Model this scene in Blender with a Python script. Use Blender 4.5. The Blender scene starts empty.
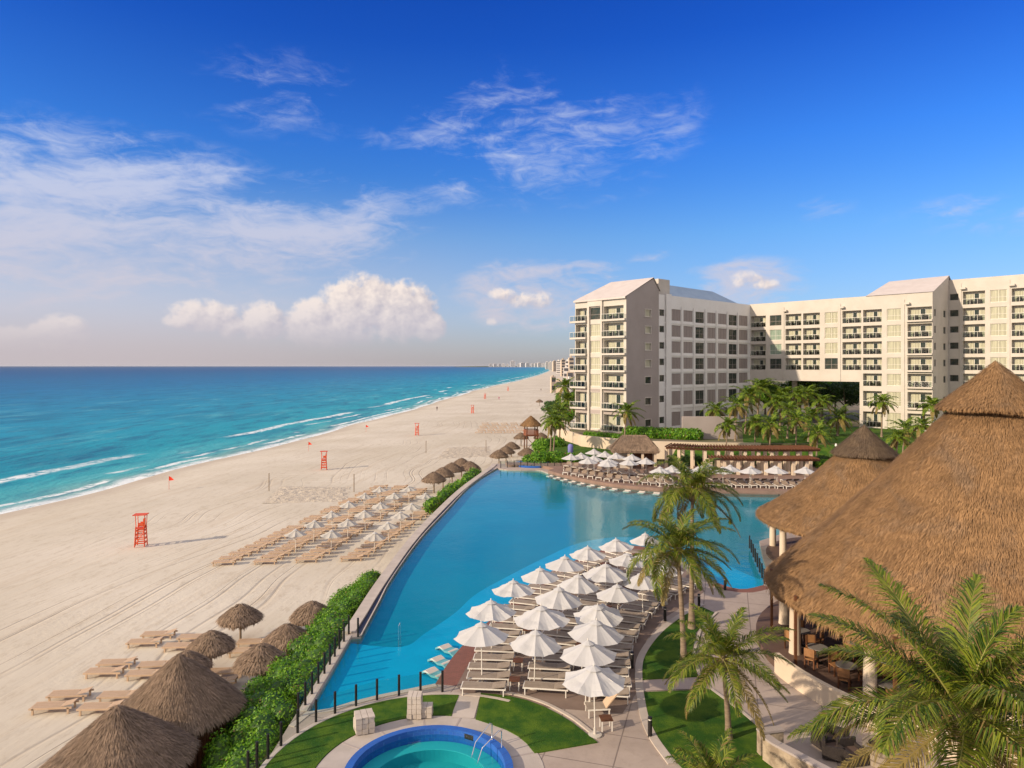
import bpy, math, random
from mathutils import Vector, Matrix, noise
from mathutils.geometry import tessellate_polygon
R = math.radians
PI = math.pi
random.seed(7)
SC = bpy.context.scene
COL = SC.collection
FOC, CX, HY, H = 700.0, 512.0, 366.0, 14.5          # focal length in pixels, image centre, horizon row, eye height

# ------------------------------------------------------------------ camera
cd = bpy.data.cameras.new('camera'); cam = bpy.data.objects.new('camera', cd); COL.objects.link(cam)
cd.sensor_width = 36.0; cd.lens = FOC/1024*36.0
cam.location = (0, 0, H); cam.rotation_euler = (R(90), 0, 0)
cd.shift_y = -(384-HY)/1024; cd.clip_start = 0.3; cd.clip_end = 90000
SC.camera = cam

# ------------------------------------------------------------------ light
SUN_EL, SUN_AZ = 23.0, 27.0      # rays travel towards (cos az, sin az)
rd = Vector((math.cos(R(SUN_AZ))*math.cos(R(SUN_EL)), math.sin(R(SUN_AZ))*math.cos(R(SUN_EL)), -math.sin(R(SUN_EL))))
sl = bpy.data.lights.new('sun', 'SUN'); sl.energy = 4.3; sl.angle = R(1.0); sl.color = (1.0, 0.82, 0.62)
so = bpy.data.objects.new('sun', sl); COL.objects.link(so); so.rotation_euler = rd.to_track_quat('-Z', 'Y').to_euler()
SC.view_settings.view_transform = 'Standard'; SC.view_settings.look = 'None'
SC.view_settings.exposure = 0.20; SC.view_settings.gamma = 1.0
SC.view_settings.use_curve_mapping = False

# ---- small node helper
class NT:
    def __init__(s, nt): s.nt = nt; s.L = nt.links
    def n(s, t, **kw):
        x = s.nt.nodes.new(t)
        for k, v in kw.items(): setattr(x, k, v)
        return x
    def put(s, sock, v):
        if hasattr(v, 'is_output') or isinstance(v, bpy.types.NodeSocket): s.L.new(v, sock)
        else: sock.default_value = v
    def m(s, op, a, b=0.0, c=0.0, clamp=False):
        x = s.n('ShaderNodeMath', operation=op, use_clamp=clamp)
        s.put(x.inputs[0], a); s.put(x.inputs[1], b); s.put(x.inputs[2], c)
        return x.outputs[0]
    def mix(s, f, a, b, bt='MIX'):
        x = s.n('ShaderNodeMix', data_type='RGBA', blend_type=bt)
        s.put(x.inputs[0], f); s.put(x.inputs[6], a); s.put(x.inputs[7], b)
        return x.outputs[2]
    def ramp(s, f, stops, interp='LINEAR'):
        x = s.n('ShaderNodeValToRGB'); s.put(x.inputs[0], f); cr = x.color_ramp; cr.interpolation = interp
        while len(cr.elements) < len(stops): cr.elements.new(0.5)
        for e, (p, c) in zip(cr.elements, stops):
            e.position = p; e.color = (c, c, c, 1) if isinstance(c, (int, float)) else tuple(c)+(1,)
        return x.outputs[0]
    def sstep(s, v, a, b):
        x = s.n('ShaderNodeMapRange', interpolation_type='SMOOTHSTEP'); s.put(x.inputs[0], v)
        x.inputs[1].default_value = a; x.inputs[2].default_value = b; return x.outputs[0]
    def noise(s, vec, scale, detail=4, rough=0.55, dist=0.0):
        x = s.n('ShaderNodeTexNoise'); s.put(x.inputs['Vector'], vec); x.inputs['Scale'].default_value = scale
        x.inputs['Detail'].default_value = detail; x.inputs['Roughness'].default_value = rough; x.inputs['Distortion'].default_value = dist
        return x.outputs[0]
    def xyz(s, a, b, c):
        x = s.n('ShaderNodeCombineXYZ'); s.put(x.inputs[0], a); s.put(x.inputs[1], b); s.put(x.inputs[2], c); return x.outputs[0]

# ------------------------------------------------------------------ sky
W = bpy.data.worlds.new('World'); SC.world = W; W.use_nodes = True
wt = NT(W.node_tree); W.node_tree.nodes.clear()
sky = wt.n('ShaderNodeTexSky', sky_type='NISHITA'); sky.sun_disc = False
sky.sun_elevation = R(SUN_EL); sky.sun_rotation = math.atan2(-rd.x, -rd.y) % (2*PI)
sky.air_density = 1.0; sky.dust_density = 0.6; sky.ozone_density = 3.0
tc = wt.n('ShaderNodeTexCoord').outputs['Generated']
sp = wt.n('ShaderNodeSeparateXYZ'); wt.put(sp.inputs[0], tc)
AZ = wt.m('ARCTAN2', sp.outputs[0], sp.outputs[1]); EL = wt.m('ARCSINE', sp.outputs[2])
SKY_S = 0.145
base = wt.mix(1.0, sky.outputs[0], (SKY_S, SKY_S, SKY_S, 1), 'MULTIPLY')
# upper air is a deeper blue, the air over the sea paler and warmer
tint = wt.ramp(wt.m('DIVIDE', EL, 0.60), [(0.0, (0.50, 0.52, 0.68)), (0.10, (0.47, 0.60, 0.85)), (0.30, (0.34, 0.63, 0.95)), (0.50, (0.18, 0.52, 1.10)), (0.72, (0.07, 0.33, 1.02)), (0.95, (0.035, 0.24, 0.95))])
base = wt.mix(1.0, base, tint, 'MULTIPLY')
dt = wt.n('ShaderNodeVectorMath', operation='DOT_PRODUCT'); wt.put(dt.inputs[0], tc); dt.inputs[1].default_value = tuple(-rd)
fill_glow = wt.m('MULTIPLY', wt.m('POWER', wt.m('MAXIMUM', dt.outputs['Value'], 0.0), 2.0), wt.m('SUBTRACT', 1.0, wt.sstep(sp.outputs[1], -0.25, 0.15)))
base = wt.mix(wt.m('MULTIPLY', fill_glow, 0.8), base, (1.15, 0.80, 0.52, 1))  # warm lobe on the unseen sunward sky, added as fill light
base = wt.mix(wt.m('MULTIPLY', wt.sstep(EL, 0.60, 1.0), 0.85), base, (0.60, 0.58, 0.62, 1))  # out-of-frame zenith lightened and greyed to fill the shadows
base = wt.mix(wt.m('MULTIPLY', wt.sstep(wt.m('ABSOLUTE', AZ), 0.72, 1.25), 0.75), base, (0.72, 0.66, 0.64, 1))   # unseen sky at the sides and behind paled to add fill light
def cumulus(da, de):
    a = wt.m('ADD', AZ, da); e = wt.m('ADD', EL, de)
    wv = wt.noise(wt.xyz(a, e, 3.0), 14, 3, 0.5)
    a2 = wt.m('ADD', a, wt.m('MULTIPLY', wt.m('SUBTRACT', wv, 0.5), 0.02))
    out = None
    for (ca, ce, ra, re, amp) in CUM:
        u = wt.m('DIVIDE', wt.m('SUBTRACT', a2, ca), ra); v = wt.m('DIVIDE', wt.m('SUBTRACT', e, ce), re)
        q = wt.m('SUBTRACT', amp, wt.m('ADD', wt.m('MULTIPLY', u, u), wt.m('MULTIPLY', v, v)))
        out = q if out is None else wt.m('MAXIMUM', out, q)
    out = wt.m('SUBTRACT', wt.m('MAXIMUM', out, -2.4), 0.55)
    n1 = wt.noise(wt.xyz(a2, e, 1.0), 22, 3, 0.55); n2 = wt.noise(wt.xyz(a2, e, 6.0), 55, 4, 0.6)
    bil = wt.m('MULTIPLY', wt.m('SUBTRACT', 0.22, wt.m('ABSOLUTE', wt.m('SUBTRACT', n1, 0.5))), 2.6)
    fb = wt.m('MULTIPLY', wt.m('SUBTRACT', 0.20, wt.m('ABSOLUTE', wt.m('SUBTRACT', n2, 0.5))), 1.7)
    return wt.m('ADD', wt.m('ADD', out, bil), fb)
def ae(x, y):
    a = math.atan((x-CX)/FOC); return a, math.atan((HY-y)/FOC*math.cos(a))
CUM = []
for (x, y, rx, ry) in [(330, 326, 46, 20), (362, 304, 34, 26), (398, 312, 34, 28), (262, 322, 20, 18), (205, 316, 34, 15), (180, 320, 16, 8), (232, 326, 16, 12), (60, 328, 20, 12), (30, 344, 50, 7), (530, 300, 34, 12), (500, 294, 18, 8), (428, 326, 16, 14), (318, 318, 24, 18),
                       (52, 336, 30, 13), (15, 340, 22, 12), (492, 322, 10, 6), (745, 280, 24, 11), (765, 284, 18, 7)]:
    a, e = ae(x, y); CUM.append((a, e, rx/FOC, ry/FOC, 1.3 if 250 < x < 440 else 0.95 if x < 250 else 0.45))
c0 = cumulus(0, 0); c1 = cumulus(-0.010, 0.008)
dens = wt.m('MULTIPLY', wt.sstep(c0, -0.15, 0.75), wt.sstep(EL, 0.006, 0.062))
lit = wt.m('ADD', 0.50, wt.m('MULTIPLY', wt.m('SUBTRACT', c0, c1), 0.85), clamp=True)
ccol = wt.mix(lit, (0.43, 0.39, 0.44, 1), (0.86, 0.74, 0.66, 1))
# soft veils of high cloud
w1 = wt.noise(wt.xyz(AZ, wt.m('MULTIPLY', EL, 1.0), 0.0), 3.0, 4, 0.5)
uu = wt.m('ADD', wt.m('MULTIPLY', AZ, 0.9), wt.m('MULTIPLY', EL, -0.35)); vv = wt.m('ADD', wt.m('MULTIPLY', EL, 3.6), wt.m('MULTIPLY', AZ, -0.25))
wis = wt.noise(wt.xyz(wt.m('ADD', uu, wt.m('MULTIPLY', w1, 0.5)), wt.m('ADD', vv, wt.m('MULTIPLY', w1, 0.7)), 2.0), 4.6, 9, 0.60, 0.5)
fine = wt.noise(wt.xyz(wt.m('MULTIPLY', AZ, 1.4), wt.m('MULTIPLY', EL, 4), 5.0), 16, 7, 0.65, 0.8)
def blob(x, y, rx, ry, amp):
    a, e = ae(x, y); u = wt.m('DIVIDE', wt.m('SUBTRACT', AZ, a), rx/FOC); v = wt.m('DIVIDE', wt.m('SUBTRACT', EL, e), ry/FOC)
    q = wt.m('SUBTRACT', 1.0, wt.m('ADD', wt.m('MULTIPLY', u, u), wt.m('MULTIPLY', v, v)), clamp=True)
    return wt.m('MULTIPLY', q, amp)
msk = None
for b in [(70, 210, 230, 85, 1.25), (250, 235, 200, 60, 1.05), (345, 200, 110, 34, .6), (520, 140, 190, 80, .52), (450, 182, 70, 26, .5), (600, 150, 80, 24, .40), (330, 176, 30, 10, .5), (280, 95, 110, 45, .36), (670, 120, 50, 40, .32),
          (640, 256, 50, 12, .55), (980, 215, 90, 22, .5), (545, 292, 110, 50, 1.0), (745, 285, 70, 34, .8), (560, 165, 130, 50, .38), (640, 145, 60, 30, .4), (130, 160, 60, 20, .7), (820, 210, 40, 16, .35), (90, 270, 260, 60, .55)]:
    q = blob(*b); msk = q if msk is None else wt.m('MAXIMUM', msk, q)
wd = wt.m('ADD', wt.m('MULTIPLY', wis, 0.86), wt.m('MULTIPLY', fine, 0.42))
wd = wt.sstep(wt.m('ADD', wd, wt.m('MULTIPLY', msk, 0.30)), 0.70, 1.04)
wd = wt.m('MULTIPLY', wd, wt.m('MULTIPLY', wt.m('MINIMUM', wt.m('MULTIPLY', msk, 2.0), 1.0), 0.85))
wcol = wt.mix(wt.sstep(EL, 0.05, 0.30), (0.56, 0.52, 0.58, 1), (0.50, 0.56, 0.74, 1))
# warm haze bank low over the sea, stronger to the left
hz = wt.m('MULTIPLY', wt.m('SUBTRACT', 1.0, wt.sstep(EL, 0.0, 0.27)), wt.m('ADD', 0.16, wt.m('MULTIPLY', wt.m('SUBTRACT', 1.0, wt.sstep(AZ, -0.60, 0.35)), 0.80)))
hcol = wt.mix(wt.sstep(EL, 0.0, 0.10), (0.50, 0.44, 0.46, 1), (0.56, 0.55, 0.63, 1))
ccol = wt.mix(wt.m('MULTIPLY', wt.m('SUBTRACT', 1.0, wt.sstep(EL, 0.030, 0.115)), 0.75), ccol, hcol)
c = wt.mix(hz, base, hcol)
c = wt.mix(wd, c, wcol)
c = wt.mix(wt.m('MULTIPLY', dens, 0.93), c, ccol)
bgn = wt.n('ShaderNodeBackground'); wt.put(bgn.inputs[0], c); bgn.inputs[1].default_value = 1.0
wo = wt.n('ShaderNodeOutputWorld'); wt.L.new(bgn.outputs[0], wo.inputs[0])
W.cycles.sampling_method = 'MANUAL'; W.cycles.sample_map_resolution = 512

# ------------------------------------------------------------------ materials
MATS = {}
def mat(name, col, rough=0.8, col2=None, scale=4.0, bump=0.0, bscale=None, metal=0.0, spec=0.3, island=0.0, transl=0.0, stretch=(1, 1, 1), detail=4, coord='Object', bdist=0.03):
    if name in MATS: return MATS[name]
    m = bpy.data.materials.new(name); m.use_nodes = True; t = NT(m.node_tree); P = m.node_tree.nodes['Principled BSDF']
    P.inputs['Roughness'].default_value = rough; P.inputs['Metallic'].default_value = metal; P.inputs['Specular IOR Level'].default_value = spec
    co = t.n('ShaderNodeTexCoord').outputs[coord]
    mp = t.n('ShaderNodeMapping'); t.put(mp.inputs[0], co); mp.inputs['Scale'].default_value = stretch; v = mp.outputs[0]
    c = tuple(col)+(1,)
    if col2 is not None:
        nz = t.noise(v, scale, detail, 0.6)
        c = t.mix(t.sstep(nz, 0.33, 0.67), c, tuple(col2)+(1,))
    if island:
        rnd = t.n('ShaderNodeNewGeometry').outputs['Random Per Island']
        k = t.m('ADD', 1-island, t.m('MULTIPLY', rnd, 2*island)); c = t.mix(1.0, c, t.xyz(k, k, k), 'MULTIPLY')
    t.put(P.inputs['Base Color'], c)
    if bump:
        b = t.n('ShaderNodeBump'); b.inputs['Strength'].default_value = bump; b.inputs['Distance'].default_value = bdist
        t.put(b.inputs['Height'], t.noise(v, bscale or scale*4, 5, 0.65)); t.L.new(b.outputs[0], P.inputs['Normal'])
    if transl:
        tr = t.n('ShaderNodeBsdfTranslucent'); t.put(tr.inputs[0], c)
        mx = t.n('ShaderNodeMixShader'); mx.inputs[0].default_value = transl
        t.L.new(P.outputs[0], mx.inputs[1]); t.L.new(tr.outputs[0], mx.inputs[2])
        t.L.new(mx.outputs[0], m.node_tree.nodes['Material Output'].inputs[0])
    MATS[name] = m; return m

def water_mat(name, tint, bscale, bstr, gl=(0.9, 0.95, 1.0)):
    m = bpy.data.materials.new(name); m.use_nodes = True; t = NT(m.node_tree); m.node_tree.nodes.clear()
    co = t.n('ShaderNodeTexCoord').outputs['Object']
    h = t.m('ADD', t.noise(co, bscale, 3, 0.5, 0.3), t.m('MULTIPLY', t.noise(co, bscale*0.22, 2, 0.5), 1.2))
    b = t.n('ShaderNodeBump'); b.inputs['Strength'].default_value = bstr; b.inputs['Distance'].default_value = 0.02; t.put(b.inputs['Height'], h)
    tr = t.n('ShaderNodeBsdfTransparent'); tr.inputs[0].default_value = tuple(tint)+(1,)
    g = t.n('ShaderNodeBsdfGlossy'); g.inputs[0].default_value = gl+(1,); g.inputs['Roughness'].default_value = 0.10; t.L.new(b.outputs[0], g.inputs['Normal'])
    lw = t.n('ShaderNodeLayerWeight'); t.L.new(b.outputs[0], lw.inputs['Normal']); fv = t.m('ADD', 0.02, t.m('MULTIPLY', t.m('POWER', lw.outputs['Facing'], 4.6), 0.80))
    mx = t.n('ShaderNodeMixShader'); t.put(mx.inputs[0], fv); t.L.new(tr.outputs[0], mx.inputs[1]); t.L.new(g.outputs[0], mx.inputs[2])
    o = t.n('ShaderNodeOutputMaterial'); t.L.new(mx.outputs[0], o.inputs[0]); return m

def sand_mat():
    m = bpy.data.materials.new('beach_sand'); m.use_nodes = True; t = NT(m.node_tree); P = m.node_tree.nodes['Principled BSDF']
    P.inputs['Roughness'].default_value = 0.95; P.inputs['Specular IOR Level'].default_value = 0.1
    co = t.n('ShaderNodeTexCoord').outputs['Object']; s = t.n('ShaderNodeSeparateXYZ'); t.put(s.inputs[0], co)
    X, Y = s.outputs[0], s.outputs[1]
    big = t.noise(co, 0.05, 4, 0.55)
    st = t.noise(t.xyz(t.m('ADD', X, t.m('MULTIPLY', Y, -0.10)), t.m('MULTIPLY', Y, 0.035), 0.0), 0.9, 6, 0.62, 0.3)
    c = t.mix(t.sstep(big, 0.3, 0.7), (0.56, 0.50, 0.395, 1), (0.66, 0.60, 0.495, 1))
    c = t.mix(t.m('MULTIPLY', t.sstep(st, 0.50, 0.68), 0.35), c, (0.50, 0.41, 0.30, 1))
    at = t.n('ShaderNodeAttribute', attribute_name='shore').outputs['Fac']
    edge = t.m('ADD', at, t.m('MULTIPLY', t.m('SUBTRACT', t.noise(co, 0.12, 4, 0.5), 0.5), 5.0))
    wet = t.m('SUBTRACT', 1.0, t.sstep(edge, 1.5, 6.5))
    c = t.mix(t.m('MULTIPLY', wet, 0.55), c, (0.42, 0.35, 0.28, 1))
    # wheel ruts: paired wobbling lines running along the beach
    wob = t.m('MULTIPLY', t.m('SUBTRACT', t.noise(t.xyz(X, Y, 7.0), 0.022, 2, 0.5), 0.5), 26)
    sx = t.m('ADD', t.m('ADD', X, t.m('MULTIPLY', Y, -0.13)), wob)
    rut = None
    for per, off, wd in ((5.6, 0.0, 0.030), (5.6, 1.7, 0.030), (8.3, 3.0, 0.018), (3.1, 1.0, 0.016)):
        f = t.m('FRACT', t.m('DIVIDE', t.m('ADD', sx, off), per)); q = t.m('SUBTRACT', 1.0, t.m('DIVIDE', t.m('ABSOLUTE', t.m('SUBTRACT', f, 0.5)), wd), clamp=True)
        rut = q if rut is None else t.m('MAXIMUM', rut, q)
    fade = t.sstep(t.noise(t.xyz(X, t.m('MULTIPLY', Y, .3), 2.0), 0.10, 3, 0.5), 0.42, 0.62)
    near = t.sstep(at, 18, 30)
    rut = t.m('MULTIPLY', rut, t.m('MULTIPLY', t.m('ADD', 0.15, t.m('MULTIPLY', fade, 0.85)), near))
    c = t.mix(t.m('MULTIPLY', rut, 0.38), c, (0.33, 0.26, 0.19, 1))
    sp2 = t.noise(t.xyz(X, t.m('MULTIPLY', Y, 0.35), 5.0), 1.9, 6, 0.75); c = t.mix(t.m('MULTIPLY', t.sstep(sp2, 0.50, 0.66), 0.38), c, (0.40, 0.33, 0.24, 1))
    pock = t.noise(co, 2.2, 4, 0.7); pf = t.sstep(t.noise(co, 0.07, 3, 0.5), 0.45, 0.62)
    hgt = t.m('SUBTRACT', t.m('ADD', t.m('MULTIPLY', t.m('MULTIPLY', pock, pf), 0.9), t.m('ADD', t.m('MULTIPLY', st, 0.8), t.m('MULTIPLY', t.noise(co, 0.9, 4, 0.6), 0.35))), t.m('MULTIPLY', rut, 0.9))
    b = t.n('ShaderNodeBump'); b.inputs['Strength'].default_value = 0.5; b.inputs['Distance'].default_value = 0.10; t.put(b.inputs['Height'], hgt)
    t.L.new(b.outputs[0], P.inputs['Normal']); t.put(P.inputs['Base Color'], c); return m

def sea_mat():
    m = bpy.data.materials.new('sea_water'); m.use_nodes = True; t = NT(m.node_tree); P = m.node_tree.nodes['Principled BSDF']
    co = t.n('ShaderNodeTexCoord').outputs['Object']; s = t.n('ShaderNodeSeparateXYZ'); t.put(s.inputs[0], co); X, Y = s.outputs[0], s.outputs[1]
    d = t.n('ShaderNodeAttribute', attribute_name='shore').outputs['Fac']
    pat = t.noise(t.xyz(X, t.m('MULTIPLY', Y, 0.35), 0.0), 0.035, 5, 0.6, 0.6)
    dd = t.m('ADD', d, t.m('MULTIPLY', t.m('SUBTRACT', pat, 0.5), t.m('ADD', 14.0, t.m('MULTIPLY', t.m('MINIMUM', d, 1500), 0.5))))
    k = t.m('DIVIDE', t.m('LOGARITHM', t.m('MAXIMUM', dd, 1.0), 10.0), 4.0)     # 0 at 1 m, 1 at 10 km
    c = t.ramp(k, [(0.10, (0.20, 0.40, 0.37)), (0.22, (0.07, 0.40, 0.43)), (0.36, (0.006, 0.33, 0.42)), (0.50, (0.003, 0.27, 0.43)), (0.63, (0.003, 0.17, 0.38)), (0.78, (0.004, 0.085, 0.26)), (1.0, (0.010, 0.05, 0.15))])
    patch = t.noise(t.xyz(t.m('MULTIPLY', X, 1.0), t.m('MULTIPLY', Y, 0.5), 4.0), 0.05, 5, 0.65, 0.4)
    c = t.mix(t.m('MULTIPLY', t.sstep(patch, 0.46, 0.66), 0.50), c, (0.0, 0.13, 0.24, 1))
    chop = t.noise(t.xyz(X, t.m('MULTIPLY', Y, 0.22), 8.0), 0.22, 7, 0.72); c = t.mix(t.m('MULTIPLY', t.sstep(chop, 0.48, 0.66), 0.60), c, (0.0, 0.09, 0.20, 1))
    lt = t.noise(t.xyz(X, t.m('MULTIPLY', Y, 0.25), 12.0), 0.11, 7, 0.7, 0.3); c = t.mix(t.m('MULTIPLY', t.m('MULTIPLY', t.sstep(lt, 0.52, 0.72), 0.42), t.m('SUBTRACT', 1.0, t.sstep(d, 60, 420))), c, (0.16, 0.52, 0.55, 1))
    # foam: swash at the sand, broken lines of surf further out
    fn = t.noise(t.xyz(X, t.m('MULTIPLY', Y, 0.8), 1.0), 0.6, 6, 0.65)
    wob = t.m('MULTIPLY', t.m('SUBTRACT', t.noise(t.xyz(X, Y, 3.0), 0.05, 4, 0.55), 0.5), 9.0)
    ds = t.m('ADD', d, wob)
    foam = t.m('MULTIPLY', t.m('SUBTRACT', 1.0, t.sstep(ds, 0.6, 3.8)), t.sstep(fn, 0.30, 0.50))
    for (d0, w, thr, sc) in ((4.6, 1.1, 0.38, 0.05), (8.5, 0.9, 0.53, 0.04), (13.5, 1.3, 0.55, 0.030), (21, 2.4, 0.47, 0.013), (34, 1.8, 0.60, 0.018)):
        ln = t.m('SUBTRACT', 1.0, t.m('DIVIDE', t.m('ABSOLUTE', t.m('SUBTRACT', t.m('ADD', d, t.m('MULTIPLY', wob, 0.8)), d0)), w), clamp=True)
        seg = t.sstep(t.noise(t.xyz(d0*7.3, Y, d0), sc, 2, 0.5), thr, thr+0.08)
        foam = t.m('MAXIMUM', foam, t.m('MULTIPLY', t.m('MULTIPLY', t.sstep(ln, 0.0, 0.6), seg), t.sstep(fn, 0.34, 0.56)))
    c = t.mix(t.m('MULTIPLY', foam, 0.9), c, (0.82, 0.85, 0.85, 1))
    t.put(P.inputs['Base Color'], c); P.inputs['Roughness'].default_value = 0.9; P.inputs['Specular IOR Level'].default_value = 0.0
    wv = t.noise(t.xyz(X, t.m('MULTIPLY', Y, 0.30), 0.0), 0.30, 6, 0.62, 0.4); wv2 = t.noise(t.xyz(X, t.m('MULTIPLY', Y, 0.5), 0.0), 1.6, 4, 0.6)
    b = t.n('ShaderNodeBump'); b.inputs['Strength'].default_value = 0.8; b.inputs['Distance'].default_value = 0.55
    t.put(b.inputs['Height'], t.m('ADD', wv, t.m('MULTIPLY', wv2, 0.3))); t.L.new(b.outputs[0], P.inputs['Normal'])
    g = t.n('ShaderNodeBsdfGlossy'); g.inputs['Roughness'].default_value = 0.22; t.L.new(b.outputs[0], g.inputs['Normal'])
    lw = t.n('ShaderNodeLayerWeight'); t.L.new(b.outputs[0], lw.inputs['Normal'])
    mx = t.n('ShaderNodeMixShader'); t.put(mx.inputs[0], t.m('MULTIPLY', t.m('ADD', 0.02, t.m('MULTIPLY', t.m('POWER', lw.outputs['Facing'], 4.0), 0.20)), t.m('SUBTRACT', 1.0, foam)))
    t.L.new(P.outputs[0], mx.inputs[1]); t.L.new(g.outputs[0], mx.inputs[2]); t.L.new(mx.outputs[0], m.node_tree.nodes['Material Output'].inputs[0]); return m

def thatch_mat(name, a, b_, fs=1.0):
    m = bpy.data.materials.new(name); m.use_nodes = True; t = NT(m.node_tree); P = m.node_tree.nodes['Principled BSDF']
    P.inputs['Roughness'].default_value = 0.9; P.inputs['Specular IOR Level'].default_value = 0.12
    co = t.n('ShaderNodeTexCoord').outputs['Object']; rnd = t.n('ShaderNodeNewGeometry').outputs['Random Per Island']
    n1 = t.noise(co, 0.8*fs, 5, 0.6); c = t.mix(t.sstep(n1, 0.3, 0.7), a+(1,), b_+(1,))
    g1 = t.noise(co, 0.28*fs, 6, 0.7, 0.8); gr = sum(a)/3*0.85; c = t.mix(t.m('MULTIPLY', t.sstep(g1, 0.50, 0.66), 0.28), c, (gr*1.05, gr*0.90, gr*0.74, 1))
    c = t.mix(t.m('MULTIPLY', t.sstep(g1, 0.46, 0.34), 0.45), c, (a[0]*1.12, a[1]*1.16, a[2]*1.12, 1))
    k = t.m('ADD', 0.76, t.m('MULTIPLY', rnd, 0.48)); c = t.mix(1.0, c, t.xyz(k, k, k), 'MULTIPLY')
    bm_ = t.n('ShaderNodeBump'); bm_.inputs['Strength'].default_value = 0.6; bm_.inputs['Distance'].default_value = 0.05
    t.put(bm_.inputs['Height'], t.noise(co, 9*fs, 5, 0.7)); t.L.new(bm_.outputs[0], P.inputs['Normal']); t.put(P.inputs['Base Color'], c); return m

def leaf_mat(name, a, b_, tr=0.35, sc=0.5, dead=0.0):
    m = bpy.data.materials.new(name); m.use_nodes = True; t = NT(m.node_tree); P = m.node_tree.nodes['Principled BSDF']
    P.inputs['Roughness'].default_value = 0.5; P.inputs['Specular IOR Level'].default_value = 0.35
    co = t.n('ShaderNodeTexCoord').outputs['Object']; rnd = t.n('ShaderNodeNewGeometry').outputs['Random Per Island']
    f = t.m('ADD', t.m('MULTIPLY', rnd, 0.6), t.m('MULTIPLY', t.noise(co, sc, 3, 0.6), 0.6)); c = t.mix(t.sstep(f, 0.25, 0.95), a+(1,), b_+(1,))
    if dead: c = t.mix(t.m('GREATER_THAN', t.m('FRACT', t.m('MULTIPLY', rnd, 37.3)), 1.0-dead), c, (0.24, 0.17, 0.06, 1))
    t.put(P.inputs['Base Color'], c); tr_ = t.n('ShaderNodeBsdfTranslucent'); t.put(tr_.inputs[0], c)
    mx = t.n('ShaderNodeMixShader'); mx.inputs[0].default_value = tr; t.L.new(P.outputs[0], mx.inputs[1]); t.L.new(tr_.outputs[0], mx.inputs[2])
    t.L.new(mx.outputs[0], m.node_tree.nodes['Material Output'].inputs[0]); return m

def paving_mat():
    m = bpy.data.materials.new('paving'); m.use_nodes = True; t = NT(m.node_tree); P = m.node_tree.nodes['Principled BSDF']
    P.inputs['Roughness'].default_value = 0.75; co = t.n('ShaderNodeTexCoord').outputs['Object']
    n1 = t.noise(co, 0.35, 4, 0.6); n2 = t.noise(co, 3.0, 6, 0.7)
    c = t.mix(t.sstep(n1, 0.3, 0.7), (0.36, 0.29, 0.24, 1), (0.44, 0.36, 0.30, 1)); c = t.mix(t.m('MULTIPLY', t.sstep(n2, 0.45, 0.75), 0.4), c, (0.27, 0.215, 0.175, 1))
    # saw-cut joints
    mp = t.n('ShaderNodeMapping'); t.put(mp.inputs[0], co); mp.inputs['Rotation'].default_value = (0, 0, R(17)); s = t.n('ShaderNodeSeparateXYZ'); t.put(s.inputs[0], mp.outputs[0])
    j = None
    for ax, per in ((0, 2.6), (1, 2.2)):
        q = t.m('SUBTRACT', 1.0, t.sstep(t.m('ABSOLUTE', t.m('SUBTRACT', t.m('FRACT', t.m('DIVIDE', s.outputs[ax], per)), 0.5)), 0.006, 0.014)); j = q if j is None else t.m('MAXIMUM', j, q)
    c = t.mix(t.m('MULTIPLY', j, 0.7), c, (0.13, 0.10, 0.085, 1)); t.put(P.inputs['Base Color'], c)
    b = t.n('ShaderNodeBump'); b.inputs['Strength'].default_value = 0.25; b.inputs['Distance'].default_value = 0.02; t.put(b.inputs['Height'], t.m('SUBTRACT', n2, j)); t.L.new(b.outputs[0], P.inputs['Normal'])
    return m

def brick_mat(name, c1, c2, mc, sc, bw=0.5, rh=0.25, ms=0.03, generated=False):
    m = bpy.data.materials.new(name); m.use_nodes = True; t = NT(m.node_tree); P = m.node_tree.nodes['Principled BSDF']; P.inputs['Roughness'].default_value = 0.85
    co = t.n('ShaderNodeTexCoord').outputs['Object']; s = t.n('ShaderNodeSeparateXYZ'); t.put(s.inputs[0], co)
    v = co if generated else t.xyz(t.m('SUBTRACT', t.m('MULTIPLY', s.outputs[0], 0.62), t.m('MULTIPLY', s.outputs[1], 0.78)), s.outputs[2], 0.0)
    b = t.n('ShaderNodeTexBrick'); t.put(b.inputs['Vector'], v); b.inputs['Color1'].default_value = c1+(1,); b.inputs['Color2'].default_value = c2+(1,); b.inputs['Mortar'].default_value = mc+(1,)
    b.inputs['Scale'].default_value = sc; b.inputs['Mortar Size'].default_value = ms; b.inputs['Brick Width'].default_value = bw; b.inputs['Row Height'].default_value = rh
    n = t.noise(co, 3, 5, 0.6); c = t.mix(t.m('MULTIPLY', n, 0.5), b.outputs[0], mc+(1,)); t.put(P.inputs['Base Color'], c)
    bp = t.n('ShaderNodeBump'); bp.inputs['Strength'].default_value = 0.5; bp.inputs['Distance'].default_value = 0.03; t.put(bp.inputs['Height'], t.m('ADD', t.m('SUBTRACT', 1.0, b.outputs['Fac']), n)); t.L.new(bp.outputs[0], P.inputs['Normal']); return m

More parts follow.
